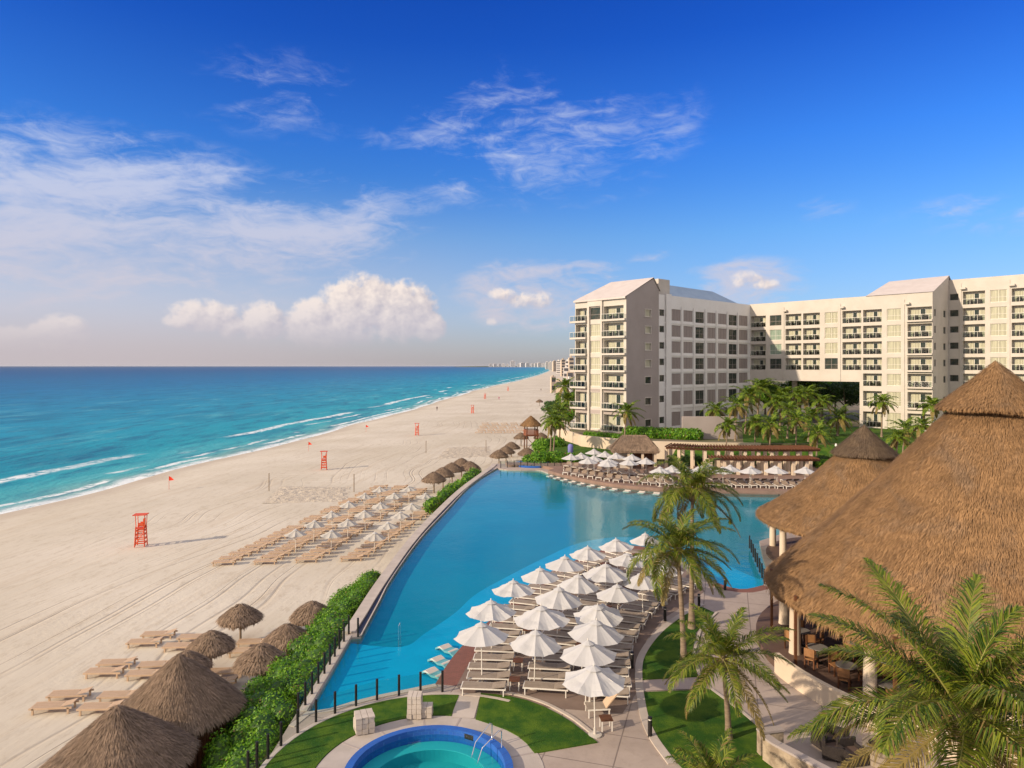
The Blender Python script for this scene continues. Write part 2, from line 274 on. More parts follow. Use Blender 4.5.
def lawn_mat():
    m = bpy.data.materials.new('lawn_grass'); m.use_nodes = True; t = NT(m.node_tree); P = m.node_tree.nodes['Principled BSDF']; P.inputs['Roughness'].default_value = 0.9; P.inputs['Specular IOR Level'].default_value = 0.15
    co = t.n('ShaderNodeTexCoord').outputs['Object']; n1 = t.noise(co, 0.9, 5, 0.65); n2 = t.noise(co, 22, 4, 0.7)
    c = t.mix(t.sstep(n1, 0.35, 0.65), (0.030, 0.095, 0.010, 1), (0.095, 0.170, 0.014, 1)); c = t.mix(t.m('MULTIPLY', t.sstep(n2, 0.4, 0.7), 0.5), c, (0.018, 0.05, 0.008, 1)); t.put(P.inputs['Base Color'], c)
    b = t.n('ShaderNodeBump'); b.inputs['Strength'].default_value = 0.9; b.inputs['Distance'].default_value = 0.05; t.put(b.inputs['Height'], t.m('ADD', n2, n1)); t.L.new(b.outputs[0], P.inputs['Normal']); return m

def glass_mat(name, col, rough=0.06, mixf=0.5):
    # a see-through pane: tinted transparency with a mirror-like coat
    m = bpy.data.materials.new(name); m.use_nodes = True; t = NT(m.node_tree); m.node_tree.nodes.clear()
    tr = t.n('ShaderNodeBsdfTransparent'); tr.inputs[0].default_value = tuple(col)+(1,); g = t.n('ShaderNodeBsdfGlossy'); g.inputs['Roughness'].default_value = rough
    lw = t.n('ShaderNodeLayerWeight'); lw.inputs[0].default_value = mixf; f = t.m('ADD', 0.045, t.m('MULTIPLY', t.m('POWER', lw.outputs['Facing'], 4.0), 0.8))
    mx = t.n('ShaderNodeMixShader'); t.put(mx.inputs[0], f); t.L.new(tr.outputs[0], mx.inputs[1]); t.L.new(g.outputs[0], mx.inputs[2])
    o = t.n('ShaderNodeOutputMaterial'); t.L.new(mx.outputs[0], o.inputs[0]); return m

M_SAND = sand_mat(); M_SEA = sea_mat(); M_POOLW = water_mat('pool_water', (0.55, 0.92, 0.97), 1.6, 0.75)
M_SPAW = water_mat('spa_water', (0.62, 0.95, 0.92), 5.0, 0.3)
M_TH = thatch_mat('palm_thatch', (0.335, 0.198, 0.094), (0.250, 0.148, 0.072)); M_TH2 = thatch_mat('weathered_thatch', (0.30, 0.215, 0.150), (0.21, 0.15, 0.105), 1.6)
M_THG = thatch_mat('grey_thatch', (0.19, 0.135, 0.085), (0.13, 0.092, 0.062), 1.3)
M_PAVE = paving_mat(); M_LAWN = lawn_mat()
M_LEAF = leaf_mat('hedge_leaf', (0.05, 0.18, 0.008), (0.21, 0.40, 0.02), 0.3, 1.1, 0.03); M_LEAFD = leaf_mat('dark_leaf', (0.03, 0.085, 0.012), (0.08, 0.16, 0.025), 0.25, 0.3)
M_FROND = leaf_mat('palm_leaf', (0.040, 0.095, 0.010), (0.27, 0.31, 0.028), 0.35, 0.6, 0.12); M_FRONDY = leaf_mat('dry_palm_leaf', (0.20, 0.16, 0.045), (0.36, 0.27, 0.09), 0.3, 0.8)
M_FROND2 = leaf_mat('garden_palm_leaf', (0.025, 0.085, 0.008), (0.24, 0.33, 0.022), 0.3, 0.35); M_FABB = mat('cream_canvas', (0.52, 0.50, 0.455), 0.9, transl=0.2); M_FURN = mat('dark_patio_furniture', (0.10, 0.085, 0.07), 0.7); M_RACH = mat('palm_rib', (0.26, 0.25, 0.06), 0.6); M_TRUNK = mat('palm_trunk', (0.30, 0.225, 0.155), 0.9, (0.19, 0.14, 0.095), 3.0, 0.8, 9, stretch=(0.4, 0.4, 3.5))
M_WHITE = mat('white_render', (0.59, 0.54, 0.475), 0.75, (0.53, 0.485, 0.42), 0.35, 0.05, 20); M_WHITESH = mat('shade_lifted_white', (0.82, 0.80, 0.76), 0.75, (0.77, 0.745, 0.70), 0.35); M_CREAM = mat('cream_render', (0.66, 0.55, 0.42), 0.8, (0.60, 0.49, 0.36), 0.4)  # second white: hotel white lightened in colour to lift the shaded wing
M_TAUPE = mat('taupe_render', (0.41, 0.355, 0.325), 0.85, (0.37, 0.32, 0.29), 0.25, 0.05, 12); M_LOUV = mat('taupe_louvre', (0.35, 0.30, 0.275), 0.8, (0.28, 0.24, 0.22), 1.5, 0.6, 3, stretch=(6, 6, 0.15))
M_ROOFP = mat('pale_sheet_roof', (0.60, 0.54, 0.50), 0.6, (0.55, 0.49, 0.45), 0.6); M_ROOFB = mat('blue_grey_roof', (0.32, 0.41, 0.46), 0.45, (0.27, 0.36, 0.42), 0.5, metal=0.2)
M_CURT = mat('curtain', (0.74, 0.66, 0.50), 0.9, (0.50, 0.44, 0.34), 1.6, stretch=(5, 5, 0.12)); M_CURTG = mat('green_curtain', (0.40, 0.46, 0.38), 0.9, (0.30, 0.36, 0.29), 1.6, stretch=(4, 4, 0.15))
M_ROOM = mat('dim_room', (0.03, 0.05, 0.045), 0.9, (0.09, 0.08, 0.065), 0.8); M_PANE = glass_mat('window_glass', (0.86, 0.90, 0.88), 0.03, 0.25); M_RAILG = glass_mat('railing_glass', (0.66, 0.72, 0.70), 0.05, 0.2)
M_FENCEG = glass_mat('fence_glass', (0.93, 0.97, 0.96), 0.02, 0.12)
M_DARK = mat('dark_metal', (0.02, 0.018, 0.017), 0.5); M_FRAMEW = mat('white_metal', (0.78, 0.74, 0.66), 0.45); M_FABW = mat('white_canvas', (0.64, 0.635, 0.625), 0.9, (0.57, 0.565, 0.555), 1.2, transl=0.22)
M_SLING = mat('beige_sling', (0.34, 0.28, 0.22), 0.85, (0.28, 0.225, 0.175), 3.0, 0.2, 60); M_WOODB = mat('bleached_wood', (0.60, 0.44, 0.30), 0.75, (0.52, 0.37, 0.24), 3.0, 0.2, 20, stretch=(1, 6, 1))
M_WOOD = mat('brown_wood', (0.16, 0.065, 0.028), 0.6, (0.10, 0.040, 0.018), 2.0, 0.2, 20, stretch=(1, 6, 1)); M_WOODL = mat('honey_wood', (0.34, 0.17, 0.07), 0.6, (0.25, 0.12, 0.05), 3.0)
M_RED = mat('orange_red_paint', (0.74, 0.13, 0.045), 0.55, (0.62, 0.075, 0.03), 2.0); M_REDC = mat('red_flag_cloth', (0.75, 0.05, 0.02), 0.8)
M_STONE = brick_mat('limestone_blocks', (0.40, 0.335, 0.25), (0.29, 0.235, 0.17), (0.17, 0.135, 0.10), 1.0, 0.42, 0.24, 0.03); M_STONEB = mat('pale_stone', (0.58, 0.51, 0.43), 0.8, (0.48, 0.42, 0.35), 1.5, 0.2, 12)
M_COPE = mat('coping_stone', (0.54, 0.47, 0.40), 0.75, (0.45, 0.39, 0.33), 0.8, 0.1, 14); M_BRICKR = brick_mat('red_deck_brick', (0.28, 0.105, 0.075), (0.22, 0.085, 0.06), (0.16, 0.08, 0.06), 2.2, 0.5, 0.25, 0.02, True)
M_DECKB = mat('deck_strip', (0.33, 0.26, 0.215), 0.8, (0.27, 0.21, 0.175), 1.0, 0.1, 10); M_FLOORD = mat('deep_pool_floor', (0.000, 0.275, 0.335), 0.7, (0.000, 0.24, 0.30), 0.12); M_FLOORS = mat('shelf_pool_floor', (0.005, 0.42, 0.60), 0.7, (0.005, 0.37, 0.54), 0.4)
M_TILE = brick_mat('cobalt_tile', (0.01, 0.10, 0.46), (0.015, 0.075, 0.36), (0.03, 0.15, 0.45), 4.0, 0.5, 0.5, 0.02); M_SPAF = mat('spa_floor', (0.03, 0.34, 0.38), 0.6, (0.02, 0.30, 0.35), 0.8); M_SPAB = mat('spa_bench', (0.05, 0.42, 0.46), 0.6)
M_STEEL = mat('polished_steel', (0.75, 0.75, 0.75), 0.18, metal=1.0); M_WICK = mat('black_wicker', (0.028, 0.022, 0.020), 0.6, (0.05, 0.04, 0.035), 25, 0.5, 60); M_SOIL = mat('soil', (0.07, 0.045, 0.03), 0.95)
M_FLOORI = mat('terracotta_floor', (0.16, 0.10, 0.07), 0.7, (0.12, 0.075, 0.055), 1.0); M_GRD = mat('dry_ground', (0.16, 0.15, 0.09), 0.95, (0.30, 0.25, 0.17), 0.02); M_HILLG = mat('scrub_green', (0.05, 0.085, 0.03), 0.95, (0.10, 0.11, 0.05), 0.03)
M_CITYW = mat('far_white', (0.72, 0.67, 0.62), 0.8); M_CITYC = mat('far_cream', (0.58, 0.47, 0.36), 0.8); M_WIN = mat('far_window', (0.10, 0.10, 0.11), 0.4); M_ROPE = mat('court_line', (0.62, 0.60, 0.55), 0.8)
M_BLUE = mat('violet_canvas', (0.20, 0.20, 0.48), 0.8); M_PINK = mat('magenta_canvas', (0.42, 0.07, 0.16), 0.8); M_SHIRT = mat('dark_cloth', (0.10, 0.06, 0.06), 0.9); M_SKIN = mat('skin', (0.36, 0.20, 0.13), 0.6); M_MARB = mat('table_top_grey', (0.24, 0.22, 0.20), 0.4)
# ------------------------------------------------------------------ helpers
def at(px, py, z=0.0):
    Y = (H-z)*FOC/(py-HY); return Vector(((px-CX)/FOC*Y, Y, z))
def atY(px, py, Y): return Vector(((px-CX)/FOC*Y, Y, H-(py-HY)/FOC*Y))
class MB:
    def __init__(s): s.v = []; s.f = []; s.mi = []; s.cur = 0
    def add(s, vs, fs):
        b = len(s.v); s.v.extend([tuple(p) for p in vs]); s.f.extend([tuple(i+b for i in f) for f in fs]); s.mi.extend([s.cur]*len(fs)); return b
    def box(s, x0, x1, y0, y1, z0, z1, M=None):
        vs = [Vector(p) for p in ((x0, y0, z0), (x1, y0, z0), (x1, y1, z0), (x0, y1, z0), (x0, y0, z1), (x1, y0, z1), (x1, y1, z1), (x0, y1, z1))]
        if M is not None: vs = [M @ p for p in vs]
        s.add(vs, [(0, 3, 2, 1), (4, 5, 6, 7), (0, 1, 5, 4), (1, 2, 6, 5), (2, 3, 7, 6), (3, 0, 4, 7)]); return s
    def tube(s, pts, rad, n=6, cap=True):
        pts = [Vector(p) for p in pts]; rs = rad if isinstance(rad, (list, tuple)) else [rad]*len(pts); rings = []
        for i, p in enumerate(pts):
            d = (pts[min(i+1, len(pts)-1)]-pts[max(i-1, 0)]).normalized()
            u = d.cross(Vector((0, 0, 1)) if abs(d.z) < 0.95 else Vector((0, 1, 0))).normalized(); w = d.cross(u)
            rings.append([p+(u*math.cos(2*PI*k/n)+w*math.sin(2*PI*k/n))*rs[i] for k in range(n)])
        b = s.add([q for r in rings for q in r], [])
        fs = [(b+i*n+k, b+i*n+(k+1) % n, b+(i+1)*n+(k+1) % n, b+(i+1)*n+k) for i in range(len(pts)-1) for k in range(n)]
        if cap: fs += [tuple(b+k for k in range(n)), tuple(b+(len(pts)-1)*n+k for k in reversed(range(n)))]
        s.f += fs; s.mi += [s.cur]*len(fs); return s
    def lathe(s, prof, n=24, c=(0, 0), wob=None):
        vs = []
        for (r, z) in prof:
            for k in range(n):
                a = 2*PI*k/n; rr = r if wob is None else r*wob(a, z); vs.append((c[0]+rr*math.cos(a), c[1]+rr*math.sin(a), z))
        s.add(vs, [(i*n+k, i*n+(k+1) % n, (i+1)*n+(k+1) % n, (i+1)*n+k) for i in range(len(prof)-1) for k in range(n)]); return s
    def disc(s, r, z, n=24, c=(0, 0)):
        s.add([(c[0]+r*math.cos(2*PI*k/n), c[1]+r*math.sin(2*PI*k/n), z) for k in range(n)], [tuple(range(n))]); return s
    def poly(s, pts, z, holes=()):
        loops = [[Vector((p[0], p[1], 0)) for p in pts]]+[[Vector((p[0], p[1], 0)) for p in h] for h in holes]
        tr = tessellate_polygon(loops); fl = [p for l in loops for p in l]; fs = []
        for a, b_, c in tr:
            if (fl[b_]-fl[a]).cross(fl[c]-fl[a]).z < 0: a, c = c, a
            fs.append((a, b_, c))
        s.add([(p.x, p.y, z) for p in fl], fs); return s
    def wall(s, pts, z0, z1, close=True):
        n = len(pts); vs = [(p[0], p[1], z0) for p in pts]+[(p[0], p[1], z1) for p in pts]
        s.add(vs, [(i, (i+1) % n, n+(i+1) % n, n+i) for i in range(n if close else n-1)]); return s
    def prism(s, pts, z0, z1): s.poly(pts, z1); s.wall(pts, z0, z1); return s
    def build(s, name, mats, parent=None, smooth=False, loc=None):
        me = bpy.data.meshes.new(name); me.from_pydata(s.v, [], s.f)
        if not isinstance(mats, (list, tuple)): mats = [mats]
        for m in mats: me.materials.append(m)
        if len(mats) > 1: me.polygons.foreach_set('material_index', s.mi)
        if smooth: me.polygons.foreach_set('use_smooth', [True]*len(s.f))
        o = bpy.data.objects.new(name, me); COL.objects.link(o)
        if parent is not None: o.parent = parent
        if loc is not None: o.location = loc
        return o
def tag(o, label, cat, group=None, kind=None):
    o['label'] = label; o['category'] = cat
    if group: o['group'] = group
    if kind: o['kind'] = kind
    return o
def struct(o, kind='structure'): o['kind'] = kind; return o
def thing(name, label, cat, loc=(0, 0, 0), rz=0.0, group=None):
    o = bpy.data.objects.new(name, None); COL.objects.link(o); o.location = loc; o.rotation_euler = (0, 0, rz); o.empty_display_size = 0.3
    return tag(o, label, cat, group)
KIDS = {}
def kids(o): return [c for c in o.children]
def dup(root, loc, rz=0.0, label=None, sc=None, tilt=None):
    r = root.copy(); COL.objects.link(r); r.location = loc; r.rotation_euler = (tilt[0], tilt[1], rz) if tilt else (0, 0, rz)
    if sc: r.scale = (sc, sc, sc) if isinstance(sc, (int, float)) else sc
    if label: r['label'] = label
    for ch in list(root.children):
        if ch.name in SKIP: continue
        c = ch.copy(); COL.objects.link(c); c.parent = r
        for g in list(ch.children):
            d = g.copy(); COL.objects.link(d); d.parent = c
    return r
SKIP = set()
class Proto:
    """first place() moves the prototype itself, later ones copy it"""
    def __init__(s, root): s.root = root; s.used = False; s.kids = None
    def place(s, loc, rz=0.0, label=None, sc=None, tilt=None):
        if not s.used:
            s.used = True; r = s.root; r.location = loc; r.rotation_euler = (tilt[0], tilt[1], rz) if tilt else (0, 0, rz)
            if sc: r.scale = (sc, sc, sc) if isinstance(sc, (int, float)) else sc
            if label: r['label'] = label
            return r
        return dup(s.root, loc, rz, label, sc, tilt)
ORD = ['first', 'second', 'third', 'fourth', 'fifth', 'sixth', 'seventh', 'eighth', 'ninth', 'tenth', 'eleventh', 'twelfth', 'thirteenth', 'fourteenth', 'fifteenth', 'sixteenth', 'seventeenth', 'eighteenth', 'nineteenth', 'twentieth',
       'twenty-first', 'twenty-second', 'twenty-third', 'twenty-fourth', 'twenty-fifth', 'twenty-sixth', 'twenty-seventh', 'twenty-eighth', 'twenty-ninth', 'thirtieth', 'thirty-first', 'thirty-second', 'thirty-third', 'thirty-fourth', 'thirty-fifth', 'thirty-sixth', 'thirty-seventh', 'thirty-eighth', 'thirty-ninth', 'fortieth']
def interp(tab, y):
    if y <= tab[0][0]: return tab[0][1]
    for (a, b_), (c, d) in zip(tab, tab[1:]):
        if y <= c: return b_+(d-b_)*(y-a)/(c-a)
    return tab[-1][1]
def arcpts(cx, cy, r, a0, a1, n): return [(cx+r*math.cos(R(a0+(a1-a0)*i/n)), cy+r*math.sin(R(a0+(a1-a0)*i/n))) for i in range(n+1)]
def smoothpath(pts, k=6):
    out = []
    P = [Vector((p[0], p[1], 0)) for p in pts]
    for i in range(len(P)-1):
        p0, p1, p2, p3 = P[max(i-1, 0)], P[i], P[i+1], P[min(i+2, len(P)-1)]
        for j in range(k):
            t = j/k; q = 0.5*((2*p1)+(-p0+p2)*t+(2*p0-5*p1+4*p2-p3)*t*t+(-p0+3*p1-3*p2+p3)*t**3); out.append((q.x, q.y))
    out.append((P[-1].x, P[-1].y)); return out
def offset(pts, d):
    out = []
    for i, p in enumerate(pts):
        a = Vector(pts[max(i-1, 0)]); b = Vector(pts[min(i+1, len(pts)-1)]); t = (b-a).normalized(); out.append((p[0]-t.y*d, p[1]+t.x*d))
    return out
def strip(mb, a, b, z0, z1):
    mb.prism(list(a)+list(reversed(b)), z0, z1)

# ------------------------------------------------------------------ terrain: sea, beach, ground
SHORE = [(-300, -66), (86, -63), (103, -61), (133, -59), (145, -58), (186, -53.5), (241, -47), (325, -41), (449, -33), (566, -25), (685, -13), (868, 8), (1447, 58), (2600, 140), (4340, 250), (9000, 500), (11000, 380), (12200, -60), (12800, -380), (60000, -1780)]
ZS = -4.1
rows = [-200, 0, 30]+[40+4*i for i in range(45)]+[225+15*i for i in range(25)]+[620+60*i for i in range(20)]+[1900+250*i for i in range(10)]+[4500+400*i for i in range(22)]+[14000, 60000]
def xs(Y): return interp(SHORE, Y)+0.9*math.sin(Y*0.045)+0.5*math.sin(Y*0.13+1)+2.0*noise.noise(Vector((Y*0.02, 0, 0)))
def sheet(name, m, offs, zf, sgn):
    mb = MB(); att = []
    for Y in rows:
        X0 = xs(Y)
        for o in offs: mb.v.append((X0+sgn*o, Y, zf(o, X0+sgn*o, Y))); att.append(o)
    n = len(offs)
    for i in range(len(rows)-1):
        for k in range(n-1):
            q = (i*n+k, i*n+k+1, (i+1)*n+k+1, (i+1)*n+k); mb.f.append(q if sgn > 0 else q[::-1]); mb.mi.append(0)
    o = mb.build(name, m, smooth=True); a = o.data.attributes.new('shore', 'FLOAT', 'POINT'); a.data.foreach_set('value', att); return struct(o)
sheet('sea', M_SEA, [-8, -4, 0, 1, 2, 3, 4, 5, 6, 8, 10, 12, 14, 16, 18, 20, 24, 28, 32, 36, 40, 46, 52, 60, 75, 95, 120, 160, 220, 350, 600, 1200, 3000, 9000, 60000],
      lambda o, x, y: ZS+0.02+(0.10*math.exp(-((o-10.5)/1.6)**2)+0.14*math.exp(-((o-19)/2)**2)+0.08*math.exp(-((o-4.4)/1.0)**2))*(0.5+0.5*math.sin(y*0.06+o)), -1)
def zb(o, x, y):
    z = ZS+0.5*min(o, 0)/4 if o < 0 else ZS+1.0*(min(o, 14)/14)**0.8+0.5*min(max(o-14, 0)/25, 1)
    if 6 < o < 60: z += 0.05*noise.noise(Vector((x*0.15, y*0.05, 0)))
    return z if o > -10 else z-1
sheet('beach', M_SAND, [-30, -8, -4, 0, 2, 4, 6, 8, 10, 12, 15, 18, 21, 24, 27, 30, 33, 36, 39, 42, 46, 50, 55, 62, 70, 90], zb, 1)
ZB = -2.6
g = MB(); n0 = len(rows)
for Y in rows:
    for o in (88, 200, 800, 5000, 60000): g.v.append((xs(Y)+o, Y, ZB-0.02 if o > 88 else ZB-0.3))
for i in range(n0-1):
    for k in range(4): g.f.append((i*5+k, i*5+k+1, (i+1)*5+k+1, (i+1)*5+k)); g.mi.append(0)
struct(g.build('ground', M_GRD))

# ------------------------------------------------------------------ pool terrace
POOL_L = smoothpath([(-8.1, 37.6), (-8.15, 42.5), (-8.2, 48.2), (-7.7, 58.9), (-6.6, 70.2), (-4.8, 86.9), (-2.1, 99.4)], 5)
POOL_FAR = smoothpath([(-2.1, 99.4), (-0.8, 98.1), (1.5, 97.7), (3.8, 97.6), (4.9, 95), (6.8, 91), (9.2, 87.3), (12.3, 83.8), (15.2, 82.0), (18.1, 80.8), (24.1, 80.1), (31.6, 79.2), (40, 79)], 4)
POOL_R = [(44, 74), (43, 64), (34, 63), (25, 62), (20.5, 58), (19, 53), (18, 49.2), (16.6, 46.3)]
DECK_EDGE = smoothpath([(16.6, 46.3), (14.8, 45.5), (13.5, 47.4), (12.9, 51.2), (11.6, 55.2), (8.8, 56.6), (5.8, 53.6), (2.3, 48.6), (0.1, 43.4), (-2.6, 36.2), (-3.5, 31.9)], 4)
POOL_BOT = [(-4.2, 31.6), (-5.9, 30.8), (-6.9, 30.2), (-7.7, 29.6), (-8.55, 29.3)]
POOL = POOL_L+POOL_FAR[1:]+POOL_R+DECK_EDGE[1:]+POOL_BOT+[(-8.6, 37.4)]
COPE_OUT = smoothpath([(-9.2, 38.0), (-9.15, 40.5), (-9.1, 46.3), (-8.7, 57), (-7.8, 68), (-6.1, 83), (-3.3, 99.8), (-3.0, 103)], 5)
TERR = [(-9.0, 5), (60, 5), (130, 30), (130, 104), (-3.0, 104)]+[p for p in reversed(COPE_OUT)]+[(-9.0, 38.0)]
t = MB(); t.poly(TERR, 0.0, [list(reversed(POOL)), arcpts(-2.95, 24.85, 2.9, 360, 0, 48)[:-1]]); t.wall(TERR, -4, 0.0); t.wall(POOL, -1.6, 0.0)
struct(t.build('terrace_paving', M_PAVE))
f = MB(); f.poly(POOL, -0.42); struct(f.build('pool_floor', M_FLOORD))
SHELF_EDGE = smoothpath([(-8.6, 37.35), (-5.8, 36.9), (-4.8, 38.8), (-3.4, 42.0), (-2.3, 45.5), (-0.1, 49.6), (2.5, 54.0), (5.7, 58.6), (9.6, 60.6), (13.2, 58.4), (15.3, 54.5), (16.6, 50), (17.6, 47.8)], 5)
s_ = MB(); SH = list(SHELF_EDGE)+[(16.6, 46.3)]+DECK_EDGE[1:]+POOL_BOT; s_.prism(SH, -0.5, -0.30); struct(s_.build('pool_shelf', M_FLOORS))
w = MB(); w.poly(POOL, -0.13); struct(w.build('pool_water', M_POOLW))
# infinity-edge coping: outer stone band, dark weir channel, thin pale lip
c = MB(); a_ = COPE_OUT; b_ = offset(COPE_OUT, -0.68); strip(c, a_, b_, -3.9, 0.10); tag(c.build('coping_wall', M_COPE), 'long curved pale stone coping along the pool edge above the beach', 'wall')
c = MB(); inn = offset(POOL_L, 0.07); strip(c, inn, POOL_L, -0.2, 0.03); struct(c.build('pool_lip', M_COPE))
c = MB(); strip(c, [p for p in b_[2:-6]], [p for p in inn], 0.0, 0.006); struct(c.build('weir_channel', mat('wet_channel', (0.03, 0.026, 0.022), 0.4)))
# pale coping strip round the rest
def band(name, pts, d, z0, z1, m):
    mb = MB(); q = offset(pts, d); strip(mb, pts, q, z0, z1); return struct(mb.build(name, m))
band('pool_coping', [(-9.0, 28.2), (-8.6, 29.3), (-7.7, 29.6), (-6.9, 30.2), (-5.9, 30.8), (-4.2, 31.6), (-3.5, 31.9)], -0.28, 0.0, 0.03, M_COPE)
band('pool_coping', [(-8.62, 29.4), (-8.62, 37.6)], 0.35, 0.0, 0.03, M_COPE)
# red brick rim of the near sunbathing deck, paving mats under the loungers
RIM = DECK_EDGE[14:]; mb = MB(); strip(mb, RIM, offset(RIM, 1.0), 0.0, 0.006); struct(mb.build('brick_rim', M_BRICKR))
RIM2 = DECK_EDGE[:8]; mb = MB(); strip(mb, RIM2, offset(RIM2, 0.7), 0.0, 0.006); struct(mb.build('brick_rim', M_BRICKR))
DK = offset(RIM, 1.0)+[(-1.9, 30.4), (1.5, 29.7), (4.6, 29.2), (5.5, 31), (6.1, 33.5), (7.1, 37), (8.7, 40.2), (10.9, 43), (12.4, 45), (12.6, 47.5), (12.3, 50)]
mb = MB(); mb.poly(DK, 0.005); struct(mb.build('deck_floor', mat('brown_deck', (0.25, 0.185, 0.15), 0.8, (0.20, 0.145, 0.115), 0.8, 0.15, 12)))
# far deck, slightly raised with a brown riser
FD = list(POOL_FAR[16:])+[(48, 79), (60, 79), (60, 103), (-1, 103), (-0.5, 100.5), (3.8, 100.2), (5.8, 97)]
mb = MB(); mb.prism(FD, -0.6, 0.35); struct(mb.build('far_deck', mat('rosy_deck', (0.27, 0.175, 0.135), 0.85, (0.22, 0.145, 0.11), 1.0)))
# hotel grounds
UP = [(11.0, 134), (12.2, 119), (20, 110.5), (30, 108), (60, 108), (140, 100), (140, 260), (44, 260), (18, 165)]
mb = MB(); mb.prism(UP, -2.6, 2.5); struct(mb.build('garden_ground', [mat('garden_soil', (0.20, 0.16, 0.11), 0.95, (0.10, 0.11, 0.045), 0.15)]))
mb = MB(); lw = [(23, 103.1), (120, 103.1), (120, 108.4), (60, 108.4), (30, 108.4)]
mb.add([(23, 102.9, .3), (128, 96, .3), (139, 101, 2.52), (60, 108.6, 2.52), (26, 108.9, 2.52)], [(0, 1, 2, 3, 4)]); struct(mb.build('grass_slope', M_LAWN))
mb = MB(); mb.poly([(36, 109), (130, 104), (130, 126), (60, 139), (47, 143)], 2.51); struct(mb.build('lawn', M_LAWN))
mb = MB(); mb.poly([(5.5, 107), (11, 105.5), (19, 108.8), (18.5, 111), (12, 118.4), (9, 130), (6, 128)], 0.9); mb.wall([(5.5, 107), (11, 105.5), (19, 108.8), (18.5, 111), (12, 118.4), (9, 130), (6, 128)], -3, 0.9); struct(mb.build('lawn', M_LAWN))
mb = MB(); strip(mb, [(9.0, 134), (12.1, 118.8), (19.9, 110.2), (30, 107.8), (38, 107.2)], [(8.6, 134), (11.7, 118.5), (19.6, 109.8), (30, 107.4), (38, 106.8)], 0.0, 2.75)
tag(mb.build('retaining_wall', M_CREAM), 'low cream retaining wall stepping down below the hotel tower', 'wall')
mb = MB(); mb.box(28, 37, 115, 115.5, 2.5, 6.2)
tag(mb.build('garden_wall', M_TAUPE), 'plain taupe garden wall under the shaded hotel wing', 'wall')
# path slab that crosses between the two right lawns, lawns and kerbs
def lawn(px, name='lawn'):
    p = [at(x, y) for x, y in px]; p = smoothpath([(q.x, q.y) for q in p]+[(p[0].x, p[0].y)], 1)[:-1]
    mb = MB(); mb.poly(p, 0.045); mb.wall(p, 0, 0.045); return struct(mb.build(name, M_LAWN))
def kerb(px, d=0.16):
    p = smoothpath([tuple(at(x, y)[:2]) for x, y in px], 4); mb = MB(); strip(mb, p, offset(p, d), 0, 0.055); struct(mb.build('kerb', M_COPE))
SPA = (-2.95, 24.85)
def ringsec(r0, r1, a0, a1, z, m, name, n=30):
    mb = MB(); A = arcpts(*SPA, r0, a0, a1, n); B = arcpts(*SPA, r1, a0, a1, n); strip(mb, A, B, 0, z); return struct(mb.build(name, m))
ringsec(4.15, 5.95, 84, 250, 0.045, M_LAWN, 'lawn'); ringsec(5.97, 6.15, 62, 230, 0.055, M_COPE, 'kerb'); ringsec(3.02, 4.13, -60, 260, 0.02, mat('spa_paving', (0.50, 0.44, 0.385), 0.75, (0.42, 0.37, 0.32), 0.8, 0.1, 12), 'spa_paving', 50)
for a in (20, 50, 78, 100, 128, 150, 175, 200):
    mb = MB(); M4 = Matrix.Translation((SPA[0], SPA[1], 0)) @ Matrix.Rotation(R(a), 4, 'Z'); mb.box(3.03, 4.12, -0.04, 0.04, 0.018, 0.028, M4); struct(mb.build('paving_joint', M_TAUPE))
L2 = [(481, 694), (495, 695), (510, 697), (527, 701), (543, 707), (558, 714.5), (572, 723), (591, 738), (597.5, 743), (566, 748.5), (534.6, 754), (526.5, 744), (518, 737), (507, 731), (491, 725), (475.5, 720)]
lawn(L2); kerb([(500, 693.5), (511, 695), (528, 699), (545, 705), (560, 712.5), (574, 721), (594, 737)])
lawn([(700, 606.6), (714, 613), (703, 624), (696, 633), (692, 653), (698, 677), (642, 680), (641, 669), (645, 653), (653, 640), (664, 629), (680, 617)])
lawn([(643, 693), (710, 690), (740, 713), (768.5, 737), (790, 756), (820, 790), (700, 800), (682, 768), (664, 749), (652, 731), (646, 717)])
kerb([(700, 604), (680, 614), (664, 625), (652, 636), (642, 649), (636, 662), (635, 680), (637, 700), (641, 720), (650, 740), (668, 765)], 0.34)
kerb([(712, 689), (742, 711), (771, 736), (795, 757)], -0.14); kerb([(718, 613), (704, 627), (699, 640), (696, 655), (701, 676)], -0.14)
p = [at(x, y) for x, y in [(636, 681.5), (704, 678.5), (712, 688.5), (637, 692)]]; mb = MB(); mb.poly([(q.x, q.y) for q in p], 0.03); struct(mb.build('garden_path', mat('pink_concrete', (0.46, 0.38, 0.33), 0.8, (0.40, 0.33, 0.29), 1.0)))
p = [at(x, y) for x, y in [(456, 696), (481, 693), (474, 719), (452, 718)]]; mb = MB(); mb.poly([(q.x, q.y) for q in p], 0.03); struct(mb.build('garden_path', M_COPE))

